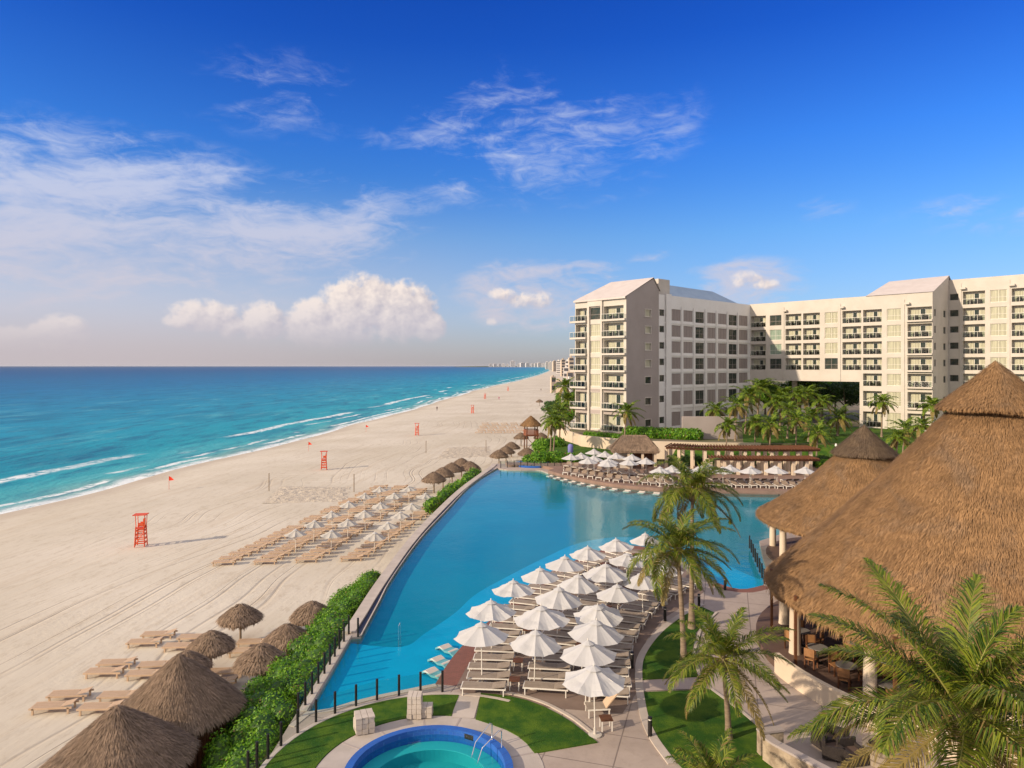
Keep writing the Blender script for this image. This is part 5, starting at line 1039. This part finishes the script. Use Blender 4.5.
fence('row of posts and glass round the far whirlpool', [(-1.6+.95*i, 99.6+.55*math.sin(i*.6), .0) for i in range(10)], 1.0)
# bollard lights
bl = [(650, 737, 'near the lower right lawn corner'), (632, 668, 'at the right end of the lounger deck'), (665, 621, 'where the path bends round the small lawn'), (725, 590, 'at the pool corner behind the palm'), (699, 607, 'at the far tip of the small lawn')]
for x, y, lb in bl:
    q = at(x, y); t_ = thing('bollard_light', 'black cylindrical path light '+lb, 'bollard light', (q.x, q.y, 0), 0, 'black path lights')
    mb = MB(); mb.lathe([(0, 0), (.085, 0), (.085, .66), (.0, .66)], 14); mb.build('post', M_DARK, t_); mb = MB(); mb.lathe([(.06, .66), (.06, .72)], 12); mb.build('lens', M_FRAMEW, t_); mb = MB(); mb.lathe([(0, .72), (.085, .72), (.085, .78), (0, .79)], 14); mb.build('cap', M_DARK, t_)

# ------------------------------------------------------------------ whirlpool
t_ = thing('whirlpool', 'round whirlpool with cobalt blue tiled rim in pale paving at the bottom edge', 'whirlpool', (SPA[0], SPA[1], 0))
mb = MB(); mb.lathe([(3.0, 0.0), (3.0, .22), (2.72, .22), (2.72, -.28)], 72); mb.build('tiled_rim', M_TILE, t_)
mb = MB(); mb.lathe([(2.715, -.28), (2.1, -.28), (2.1, -.72), (1.8, -.75), (.01, -.75)], 72); mb.build('basin', M_SPAF, t_)
mb = MB(); mb.lathe([(2.71, -.27), (2.12, -.265), (2.1, -.29)], 72); mb.build('bench', M_SPAB, t_)
mb = MB(); mb.disc(2.71, .0, 72); mb.build('water', M_SPAW, t_)
for k in range(2):
    a = R(28+k*13); ra = Vector((math.cos(a), math.sin(a), 0)); mb = MB(); mb.tube([ra*2.9+Vector((0, 0, .22)), ra*2.9+Vector((0, 0, .82)), ra*2.8+Vector((0, 0, .88)), ra*2.1+Vector((0, 0, .40)), ra*1.9+Vector((0, 0, -.1))], .022, 8); mb.build('handrail', M_STEEL, t_, True)
mb = MB(); Mx = Matrix.Translation((2.76*math.cos(R(62)), 2.76*math.sin(R(62)), .05)) @ Matrix.Rotation(R(62), 4, 'Z'); mb.box(-.05, .0, -.5, .5, -.1, .1, Mx); mb.build('skimmer', M_DARK, t_)
def blocks(label, loc, sz, ht, seed, rz=0, extra=None):
    t_ = thing('stone_plinth', label, 'stone block', loc, rz); rnd = random.Random(seed)
    def stack(x0, x1, y0, y1, z1):
        mb = MB(); z = 0
        while z < z1-.02:
            h = min(.2, z1-z); n = 3 if (x1-x0) > .5 else 2
            for k in range(n):
                for j in range(2):
                    o = rnd.uniform(-.015, .02); xa = x0+(x1-x0)*k/n; xb = x0+(x1-x0)*(k+1)/n; ya = y0+(y1-y0)*j/2; yb = y0+(y1-y0)*(j+1)/2
                    mb.box(xa-(o if k == 0 else -.008), xb+(o if k == n-1 else -.008), ya-(o if j == 0 else -.004), yb+(o if j else -.004), z+.006, z+h-.006)
            z += h
        return mb
    stack(-sz/2, sz/2, -sz/2, sz/2, ht).build('stonework', M_STONEB, t_)
    if extra: stack(sz/2+.01, sz/2+.42, -.2, .25, ht*.5).build('side_block', M_STONEB, t_)
blocks('low square pale stone block on the lawn left of the whirlpool', (*at(364, 731)[:2], .045), .72, .66, 1, .35); blocks('taller pale stone block with a lower one against it on the lawn', (*at(415, 717)[:2], .045), .56, .92, 2, 0, True)
# steps / ledges of white stone along the near deck in the water
for k, (x, y, a) in enumerate([(438, 672, 50), (444, 660, 48), (451, 648, 46)]):
    q = at(x, y, -.1); t_ = thing('pool_lounger', 'white moulded in-water lounger, %s from the front along the brick rim' % ORD[k], 'pool lounger', (q.x-.1, q.y, -.30), R(a-90), 'white in-water loungers along the near deck')
    mb = MB(); pr = [(-.75, .10), (-.4, .26), (0, .14), (.35, .19), (.75, .04)]; 
    for (a0, z0), (a1, z1) in zip(pr, pr[1:]): mb.add([(a0, -.3, z0), (a1, -.3, z1), (a1, .3, z1), (a0, .3, z0), (a0, -.3, z0-.1), (a1, -.3, z1-.1), (a1, .3, z1-.1), (a0, .3, z0-.1)], [(0, 1, 2, 3), (0, 4, 5, 1), (3, 2, 6, 7), (0, 3, 7, 4), (1, 5, 6, 2)])
    mb.build('shell', M_WHITE, t_)
for k in range(18):
    p = POOL_FAR[min(12+k, len(POOL_FAR)-1)] if False else None
pf = curve_walk([(5.4, 93.6), (7.0, 90.6), (9.2, 87.2), (12.3, 83.7), (15.2, 81.8), (18.1, 80.6), (23, 80.0)], 1.75)
for k, (p, d) in enumerate(pf[:13]):
    t_ = thing('pool_lounger', 'white in-water lounger, %s from the left along the far deck edge' % ORD[k], 'pool lounger', (p.x-.35, p.y-.75, -.30), math.atan2(d.y, d.x), 'white in-water loungers along the far deck')
    mb = MB(); mb.box(-.36, .36, -.4, .4, .05, .2); mb.box(-.36, .36, .2, .4, .201, .27); mb.build('shell', M_WHITE, t_)

# ------------------------------------------------------------------ restaurant furniture
def rtable(loc, lb):
    t_ = thing('round_table', lb, 'table', loc, 0, 'round restaurant tables'); mb = MB(); mb.lathe([(0, .72), (.46, .72), (.46, .76), (0, .76)], 24); mb.build('tabletop', M_MARB, t_); mb = MB(); mb.lathe([(.26, 0), (.05, .05), (.04, .72)], 12); mb.build('pedestal', M_DARK, t_)
def rchair(loc, rz, lb):
    t_ = thing('dining_chair', lb, 'chair', loc, rz, 'wooden restaurant chairs')
    mb = MB(); mb.box(-.24, .24, -.24, .24, .42, .46); mb.build('seat', M_WOODL, t_); mb = MB(); mb.box(-.24, .24, .20, .245, .58, .95); mb.build('backrest', M_WOODL, t_)
    for sx in (-1, 1):
        for sy in (-1, 1): mb = MB(); mb.box(sx*.21-.03, sx*.21+.03, sy*.21-.03, sy*.21+.03, 0, .42 if sy < 0 else .95); mb.build('leg', M_WOOD, t_)
tn = 0
for rr_, angs in ((9.1, (172, 185, 198, 211, 224, 237)), (6.9, (182, 200, 218))):
    for i, a in enumerate(angs):
        x, y = PB.x+rr_*math.cos(R(a)), PB.y+rr_*math.sin(R(a)); wh = 'outer' if rr_ > 8 else 'inner'
        rtable((x, y, .3), 'round grey-topped table, %s from the pool end in the %s ring under the big roof' % (ORD[i], wh))
        for k in range(3):
            b = R(a+40+k*110); rchair((x+.78*math.cos(b), y+.78*math.sin(b), .3), b-PI/2, 'wooden chair, %s side of the %s table in the %s ring' % (('beach', 'inward', 'camera')[k], ORD[i], wh))
# stone planter wall and lounge seats, lower right
A_ = [tuple(at(x, y)[:2]) for x, y in [(764, 742), (768, 755), (790, 772), (830, 800)]]
t_ = thing('planter_wall', 'limestone wall with dark coping cornering beside the lower right lawn', 'wall')
pw = [(9.6, 26.9), (10.75, 27.3), (10.95, 26.9), (14.6, 22.2)]
mb = MB(); q = [(9.2, 25.7), (9.4, 25.2), (12.6, 20.3), (13.4, 18)]; strip(mb, offset(q, .26), q, 0, .85); q2 = [(9.22, 25.95), (10.15, 26.15)]; strip(mb, offset(q2, .26), q2, 0, .85); mb.build('stonework', mat('rubble_stone', (0.46, 0.37, 0.26), 0.9, (0.26, 0.20, 0.14), 2.6, 0.9, 7, bdist=.05, detail=6), t_)
mb = MB(); strip(mb, offset(q, .30), offset(q, -.04), .853, .93); strip(mb, offset(q2, .30), offset(q2, -.04), .853, .93); mb.build('coping', M_TAUPE, t_)
def wick(loc, rz, lb):
    t_ = thing('wicker_armchair', lb, 'armchair', loc, rz, 'black wicker armchairs'); mb = MB(); mb.box(-.38, .38, -.38, .38, .06, .30); mb.build('base', M_WICK, t_)
    mb = MB(); mb.box(-.29, .29, -.36, .27, .302, .42); mb.build('cushion', mat('brown_cushion', (.10, .065, .05), .9), t_); mb = MB(); mb.box(-.38, .38, .28, .38, .303, .72); mb.build('backrest', M_WICK, t_)
    for s in (-1, 1): mb = MB(); mb.box(s*.34-.045, s*.34+.045, -.38, .277, .303, .54); mb.build('armrest', M_WICK, t_)
for (x, y, a, lb) in [(836, 741, 2.4, 'farthest, beside the restaurant wall'), (833, 757, 1.2, 'left, next to the stone planter wall'), (852, 762, .2, 'nearest the round stone planter'), (826, 748, 1.9, 'tight against the planter wall coping')]:
    q = at(x, y); wick((q.x, q.y, .006), a, 'black wicker armchair '+lb)
q = at(884, 762); t_ = thing('stone_planter', 'round white-stone planter holding a small dry palm', 'planter', (q.x, q.y, 0)); mb = MB(); mb.lathe([(.68, 0), (.72, .62), (.52, .62), (.50, .45), (.0, .45)], 28, wob=lambda a, z: 1+.03*noise.noise(Vector((a*4, z*5, 0)))); mb.build('stone_ring', M_STONE, t_); mb = MB(); mb.disc(.5, .47, 20); mb.build('soil', M_SOIL, t_)
palm('little dry palm growing in the round stone planter', 'palm tree', (q.x, q.y, .46), .45, .85, 16, 20, 77, tr=.07, lw=.03, ll=.25, dry=8, e_lo=-10, bend=1.0)

# ------------------------------------------------------------------ beach things
def guard_proto():
    t_ = thing('lifeguard_chair', 'x', 'lifeguard tower', (0, 0, 0), 0, 'red lifeguard towers on the sand')
    for sx in (-1, 1):
        for sy in (-1, 1): mb = MB(); mb.tube([(sx*.44, sy*.44, 0), (sx*.36, sy*.36, 1.75), (sx*.35, sy*.35, 1.95)], .055, 5); mb.build('leg', M_RED, t_)
    mb = MB()
    for z in (.35, .75, 1.15, 1.5):
        k = .44-.08*z/1.75
        for s in (-1, 1): mb.box(-k, k, s*k-.03, s*k+.03, z-.05, z+.05); mb.box(s*k-.03, s*k+.03, -k+.03, k-.03, z-.05, z+.05)
    mb.tube([(-.43, -.43, .1), (.38, -.38, 1.5)], .035, 4); mb.tube([(-.43, -.43, .1), (-.38, .38, 1.5)], .035, 4); mb.build('brace', M_RED, t_)
    mb = MB(); mb.box(-.42, .42, -.42, .42, 1.70, 1.78); mb.build('platform', M_RED, t_)
    mb = MB(); mb.box(-.12, .30, -.28, .28, 1.95, 2.03); mb.box(.26, .33, -.28, .28, 1.78, 2.65); mb.box(-.12, .26, -.31, -.25, 2.03, 2.28); mb.box(-.12, .26, .25, .31, 2.03, 2.28); mb.build('seat', M_RED, t_)
    mb = MB()
    for sx in (-.34, .38):
        for sy in (-.33, .33): mb.tube([(sx, sy, 1.78), (sx*1.15, sy*1.1, 3.0)], .035, 4)
    mb.build('canopy_post', M_RED, t_); mb = MB(); mb.box(-.62, .58, -.5, .5, 3.0, 3.07); mb.build('canopy', M_RED, t_); return Proto(t_)
GP = guard_proto()
for (x, y, lb) in [(141, 546, 'nearest, alone on the open sand at left'), (324, 469.5, 'second up the beach, left of the volleyball post'), (417, 435.5, 'third up the beach, before the far loungers'), (472.5, 413.5, 'fourth up the beach, near the distant water'), (485, 399, 'tiny distant one beside the far surf'), (508, 391, 'most distant one, hardly more than a red dot')]:
    q = at(x, y, -2.75); GP.place(q, .2, 'orange-red wooden lifeguard tower '+lb)
for (x, y, lb) in [(169, 484.5, 'small red warning flag planted at the water line on the left'), (308.5, 446, 'small red warning flag by the surf, second up the beach'), (366, 427, 'tiny red warning flag by the surf, farthest up the beach')]:
    q = at(x, y+5, -3.0); t_ = thing('warning_flag', lb, 'flag', q, 0, 'red warning flags'); mb = MB(); mb.tube([(0, 0, 0), (0, 0, 1.9)], .025, 5); mb.build('pole', M_RED, t_); mb = MB()
    mb.add([(0, 0, 1.9), (.35, .04, 1.7), (.75, -.03, 1.35), (.3, .03, 1.28), (0, 0, 1.25)], [(0, 1, 2, 3, 4)]); mb.build('cloth', M_REDC, t_)
def net(a, b, lb, ht=2.45):
    A, B = at(*a, ZB), at(*b, ZB); t_ = thing('volleyball_net', lb, 'volleyball net', A)
    d = B-A
    for p in (Vector((0, 0, 0)), d): mb = MB(); mb.tube([p, p+Vector((0, 0, ht))], .06, 6); mb.build('post', M_TRUNK, t_)
    mb = MB()
    for k in range(4): z = ht-.15-.28*k; mb.tube([Vector((0, 0, z)), d*.5+Vector((0, 0, z-.07)), d+Vector((0, 0, z))], .006, 3)
    mb.build('net', M_ROPE, t_)
net((269, 491), (354, 492), 'volleyball net between two dark posts on the sand'); net((426, 453), (486, 452), 'farther volleyball net beyond the rough court', 2.4)
# rough courts
def court(px, nm):
    p = [at(x, y, ZB) for x, y in px]; mb = MB(); rnd = random.Random(len(nm)); n = 26
    vs = []
    for i in range(n+1):
        for j in range(n+1):
            u, v = i/n, j/n; q = (p[0]*(1-u)+p[1]*u)*(1-v)+(p[3]*(1-u)+p[2]*u)*v; e = min(u, 1-u, v, 1-v); vs.append((q.x, q.y, ZB-.03+.10*min(e*9, 1)+(.13*noise.noise(Vector((q.x*1.3, q.y*1.3, 3))) if e > .02 else 0)))
    mb.add(vs, [(i*(n+1)+j, (i+1)*(n+1)+j, (i+1)*(n+1)+j+1, i*(n+1)+j+1) for i in range(n) for j in range(n)]); struct(mb.build('trodden_sand', mat('trodden_sand', (0.59, 0.52, 0.41), 0.95, (0.50, 0.43, 0.335), 1.6, 1.0, 3.0, bdist=.15)))
court([(262, 503), (352, 503), (352, 487), (282, 486)], 'a'); court([(432, 460), (494, 457), (490, 446), (446, 447)], 'bb'); 
cnt = 0
for k in range(7):
    for j in range(5):
        q = at(477+j*9.5+(k % 2)*2-k*1.0+8, 424+k*1.55, ZB); LS.place(q, rr.uniform(-.1, .1), 'tiny distant beach lounger, %s row back, %s from the left' % (ORD[k], ORD[j]))
# people, tiny on the far sand
def person(x, y, lb, shirt, walk=.18):
    q = at(x, y, -2.7)
    me = bpy.data.meshes.new('person'); V = [(0, 0, .92), (0, 0, 1.15), (0, 0, 1.42), (0, 0, 1.52), (0, 0, 1.62), (0, 0, 1.74), (-.19, 0, 1.40), (-.25, .05, 1.12), (-.24, -.08, .86), (.19, 0, 1.40), (.25, -.05, 1.12), (.24, .10, .88), (-.10, 0, .86), (-.11, -walk*.5, .48), (-.11, -walk, .06), (-.11, -walk-.14, .03), (.10, 0, .86), (.11, walk*.6, .48), (.11, walk, .06), (.11, walk-.14, .03)]
    E = [(0, 1), (1, 2), (2, 3), (3, 4), (4, 5), (2, 6), (6, 7), (7, 8), (2, 9), (9, 10), (10, 11), (0, 12), (12, 13), (13, 14), (14, 15), (0, 16), (16, 17), (17, 18), (18, 19)]
    me.from_pydata(V, E, []); o = bpy.data.objects.new('person', me); COL.objects.link(o); o.location = q; me.materials.append(shirt)
    md = o.modifiers.new('skin', 'SKIN'); rad = [.14, .13, .15, .055, .095, .085, .06, .045, .03, .06, .045, .03, .09, .06, .04, .03, .09, .06, .04, .03]
    for i, v in enumerate(me.skin_vertices[0].data): v.radius = (rad[i], rad[i]); v.use_root = (i == 0)
    o.modifiers.new('sub', 'SUBSURF').levels = 1; o.modifiers['sub'].render_levels = 1; tag(o, lb, 'person')
person(437, 410.8, 'person in dark clothes walking near the far water', M_SHIRT); person(499, 400, 'person in reddish clothes walking on the far sand', M_PINK); person(541, 391, 'distant person in dark clothes beside the seaside trees', M_SHIRT)

# lookout tower with a thatched cap
q = at(531, 450, ZB); t_ = thing('lookout_tower', 'red-brown wooden lookout tower with a small thatched cap at the beach edge', 'lookout tower', (q.x, q.y, ZB), .2)
for sx in (-1, 1):
    for sy in (-1, 1): mb = MB(); mb.tube([(sx*1.15, sy*1.15, -.2), (sx*1.05, sy*1.05, 5.4)], .12, 6); mb.build('leg', M_WOOD, t_)
mb = MB(); mb.box(-1.3, 1.3, -1.3, 1.3, 2.9, 3.05); mb.build('platform', M_WOOD, t_); mb = MB()
for s in (-1, 1):
    for k in range(5): z = 3.1+k*.24; mb.box(-1.3, 1.3, s*1.28-.03, s*1.28+.03, z, z+.17); mb.box(s*1.28-.03, s*1.28+.03, -1.24, 1.24, z, z+.17)
mb.build('railing', mat('red_timber', (.30, .10, .045), .7, (.22, .075, .035), 2.0), t_); mb = MB(); mb.tube([(-1.1, -1.1, .2), (1.1, -1.1, 2.7)], .06, 4); mb.tube([(1.1, -1.1, .2), (-1.1, -1.1, 2.7)], .06, 4); mb.build('brace', M_WOOD, t_)
add_thatch(t_, M_TH, R_=2.1, z0=5.1, z1=7.0, nb=1500, bl=.5, bw=.08, seed=61, seg=28, fringe=.4, sag=-.05)
# far round whirlpool
t_ = thing('whirlpool', 'small round blue whirlpool at the far end of the pool', 'whirlpool', (3.2, 102.4, 0)); mb = MB(); mb.lathe([(3.0, 0), (3.0, .25), (2.6, .25), (2.6, -.3)], 40); mb.build('tiled_rim', M_TILE, t_); mb = MB(); mb.disc(2.6, .1, 40); mb.build('water', mat('far_spa_water', (.01, .22, .36), .1), t_)
# pergola
def pergola(label, pts, ht, zg, back, nslat):
    t_ = thing('pergola', label, 'pergola'); P = smoothpath(pts, 4)
    for k, (p, d) in enumerate(curve_walk(pts, 1.75)):
        for o_ in (0, back):
            x, y = p.x-d.y*o_, p.y+d.x*o_; mb = MB(); mb.box(-.2, .2, -.2, .2, zg, ht-.35, Matrix.Translation((x, y, 0)) @ Matrix.Rotation(math.atan2(d.y, d.x), 4, 'Z')); mb.build('column', M_CREAM, t_)
    for o_ in (-.35, back+.1):
        mb = MB(); strip(mb, offset(P, o_+.22), offset(P, o_), ht-.348, ht-.05); mb.build('beam', M_WOOD, t_)
    mb = MB()
    for k, (p, d) in enumerate(curve_walk(pts, .42)):
        mb.box(-.05, .05, -.9, back+.6, ht-.046, ht+.10, Matrix.Translation((p.x, p.y, 0)) @ Matrix.Rotation(math.atan2(d.y, d.x), 4, 'Z'))
    mb.build('slats', M_WOOD, t_)
pergola('long curved pergola of brown slats on cream square columns behind the far deck', [(21.5, 97.5), (25, 96.0), (30, 95.0), (36, 94.4), (41.5, 94.6)], 3.35, .3, 3.0, 50)
pergola('lower front pergola with thin dark beams over the rear umbrellas', [(26, 91.6), (31, 91.0), (36, 90.7), (39.8, 90.8)], 2.55, .3, 1.6, 30)
# pavilion bar
t_ = thing('pavilion_bar', 'small thatched pavilion bar with white counter at the left end of the pergola', 'pavilion', (17.2, 98.4, .3), -.12); t_.scale = (.86, .86, .92)
def hip(Lx, Ly, z0, z1, rl, m, seed):
    sh = MB(); c = [(-Lx, -Ly, z0), (Lx, -Ly, z0), (Lx, Ly, z0), (-Lx, Ly, z0), (-rl, 0, z1), (rl, 0, z1)]; low = [(x*.96, y*.96, z-.35) for x, y, z in c[:4]]
    sh.add(c+low, [(0, 1, 5, 4), (1, 2, 5), (2, 3, 4, 5), (3, 0, 4), (0, 6, 7, 1), (1, 7, 8, 2), (2, 8, 9, 3), (3, 9, 6, 0), (6, 9, 8, 7)]); o = sh.build('thatched_roof', m, t_)
    rnd = random.Random(seed); bd = MB(); C = [Vector(x) for x in c]
    for (quad) in ((0, 1, 5, 4), (1, 2, 5, 5), (2, 3, 4, 5), (3, 0, 4, 4)):
        a, b, c_, d = [C[i] for i in quad]; nn = (b-a).cross(d-a).normalized()
        for _ in range(900):
            u, v = rnd.random(), rnd.random()**.8; lo = a.lerp(b, u); hi = d.lerp(c_, u); p = lo.lerp(hi, v*(1 if quad[2] != quad[3] else 1)); dr = (lo-hi).normalized(); sd = dr.cross(nn)*.05; q = len(bd.v); p = p+nn*.04
            bd.v.extend([tuple(p-sd), tuple(p+sd), tuple(p+dr*.5+nn*.06)]); bd.f.append((q, q+1, q+2)); bd.mi.append(0)
    bd.build('straw', m, o)
hip(3.9, 2.6, 2.75, 4.9, 1.9, M_TH2, 5)
for sx in (-3.2, -1, 1.2, 3.2):
    for sy in (-2.0, 2.0): mb = MB(); mb.box(sx-.2, sx+.2, sy-.2, sy+.2, 0, 2.8); mb.build('column', M_CREAM, t_)
mb = MB(); mb.box(-3.0, -.3, -1.8, -1.2, .02, 1.15); mb.box(-3.0, -1.2, 1.2, 1.4, .02, 2.6); mb.build('counter', M_WHITE, t_)
mb = MB(); mb.box(-.2, 3.0, 1.1, 1.3, .02, 2.6); mb.build('bar_back', M_WOOD, t_)
for (x, y, y0, m, lb, w_) in [(570.5, 455, 437, M_BLUE, 'tall violet-blue upright beach banner beside the grass slope', .5), (566, 457, 448, M_PINK, 'short magenta upright beach banner beside the violet one', .42)]:
    q = at(x, y, .0); q.y = min(q.y, 106); q = Vector(((x-CX)/FOC*q.y, q.y, .0)); ht = (y-y0)/FOC*q.y
    t_ = thing('beach_banner', lb, 'banner', q, 0); mb = MB(); mb.lathe([(0, ht), (w_*.6, ht-.1), (w_*.8, ht-.35), (w_*.8, .35), (0, .35)], 14); mb.build('sleeve', m, t_, True); mb = MB(); mb.lathe([(0, 0), (.22, 0), (.22, .05), (.05, .08), (.05, .36)], 10); mb.build('stand', M_DARK, t_)
# garden lamp poles
for (x, y0, y1, Y, lb) in [(829, 403, 432, 132, 'thin dark garden pole under the passage'), (836, 452, 480, 92, 'pale slender pole right of the pergola')]:
    b_ = atY(x, y1, Y); t_ = thing('lamp_post', lb, 'lamp post', (b_.x, b_.y, 2.5 if Y > 109 else .3)); hh = (y1-y0)/FOC*Y; mb = MB(); mb.tube([(0, 0, 0), (0, 0, hh)], .06, 6); mb.build('pole', M_DARK if Y > 100 else M_CREAM, t_); mb = MB(); mb.lathe([(0, hh), (.16, hh), (.12, hh+.3), (0, hh+.34)], 8); mb.build('lantern', M_DARK if Y > 100 else M_FRAMEW, t_)
# distant swimmer's ladder in the pool
q = at(398.5, 640, -.1); t_ = thing('pool_ladder', 'slim steel pole rail standing in the shallow end of the pool', 'pool rail', (q.x, q.y, -.6)); mb = MB(); mb.tube([(0, 0, 0), (0, 0, 1.25), (.05, .12, 1.35), (.05, .3, 1.2), (.05, .3, 0)], .02, 6); mb.build('rail', M_STEEL, t_)

# ------------------------------------------------------------------ far shore
rr = random.Random(12)
def far_block(x, w, ytop, Y, lb, m, zb_=ZB):
    p = atY(x, HY, Y); ww = w/FOC*Y; ht = H-(ytop-HY)/FOC*Y-zb_; t_ = thing('distant_building', lb, 'building', (p.x, p.y, zb_), rr.uniform(-.2, .5), 'pale hotels on the far shore')
    mb = MB(); dp = ww*.5; mb.box(-ww/2, ww/2, -dp/2, dp/2, 0, ht); mb.box(-ww*.2, ww*.15, -dp*.3, dp*.3, ht, ht*1.08); mb.build('wall', m, t_)
    nf = max(2, min(int(ht/4), 9)); nc = max(3, min(int(ww/6), 7))
    for k in range(nf):      # one dark window strip per storey
        z = ht*(k+.35)/nf; mb = MB(); mb.box(-ww*.42, ww*.42, -dp/2-.12, -dp/2+.02, z, z+ht/nf*.5); mb.build('window_strip', M_WIN, t_)
# x, width px, top row, distance
ci = [(490.5, 3, 362.3, 5600), (495, 3.5, 361.8, 5500), (499.5, 3, 362.2, 5500), (503.5, 3.5, 361.6, 5450), (507.5, 2.5, 362.3, 5450), (512.6, 5, 357.2, 5300), (518.5, 3, 362.2, 5300), (522.5, 5, 360.1, 5200), (527.5, 4, 360.4, 5100), (532.5, 3, 361.5, 5000), (536, 3.5, 361, 4900), (539.5, 4, 359.9, 4800), (543.5, 3, 361.2, 4400), (547, 3.4, 360.2, 3600), (550.5, 3.6, 359.9, 2900), (554.5, 4, 359.2, 2200), (558.5, 4.4, 358.5, 1600), (563, 4.5, 357, 1150), (567.5, 4.5, 358.5, 900), (571, 5, 354, 760), (566, 5, 368, 520), (570, 6, 374, 400), (569.5, 6.5, 384, 300), (559, 6, 386, 330), (566, 9, 400, 215), (553, 5, 381, 450)]
nm = ['low', 'stepped', 'wide', 'narrow', 'pale', 'square', 'cream', 'bright']
for i, (x, w_, yt, Y) in enumerate(ci):
    far_block(x, w_, 366-(366-yt)*(.55 if Y > 4000 else .7), Y*(2.1 if Y > 4000 else 1), ('tallest white hotel block standing out on the far shore' if w_ == 5 and Y == 5300 else 'tiny %s distant building, %s from the left along the far shore' % (nm[i % 8], ORD[i])), M_CITYC if (i > 14 and i % 2) else M_CITYW)
def veg(name, pts, h, seed, m):
    rnd = random.Random(seed); cs = []
    for (x, Y, w_) in pts:
        for k in range(5): s = w_*rnd.uniform(.22, .42); cs.append((x+rnd.uniform(-w_, w_), Y+rnd.uniform(-w_, w_), ZB+h*.3, s, s, h*rnd.uniform(.4, .8)))
    mb = leafcloud(cs, 26000, 1.1, rnd); lobes(mb, cs, .9, 6)
    return struct(mb.build(name, m), 'stuff')
veg('coastal_scrub', [(interp(SHORE, Y)+80+5*math.sin(Y)+Y*.014, Y, 7+Y*.006) for Y in [250+45*i for i in range(20)]+[1200+160*i for i in range(22)]], 4.5, 3, M_HILLG)
mb = MB(); 
for k in range(30): x = 330-22*k; s = 260; lobes(mb, [(x*2, 12900+k*12, ZB, 500, 500, 12+6*rr.random())], 1.0, 5)
struct(mb.build('far_shore_land', M_HILLG))

# ------------------------------------------------------------------ thin sea haze
mb = MB(); mb.box(-66000, 66000, -400, 62000, -12, 45)
hm = bpy.data.materials.new('haze'); hm.use_nodes = True; hm.node_tree.nodes.clear()
pv = hm.node_tree.nodes.new('ShaderNodeVolumePrincipled'); pv.inputs['Color'].default_value = (0.86, 0.90, 0.96, 1); pv.inputs['Density'].default_value = 1.3e-5
ho = hm.node_tree.nodes.new('ShaderNodeOutputMaterial'); hm.node_tree.links.new(pv.outputs[0], ho.inputs['Volume'])
struct(mb.build('haze', hm), 'stuff')
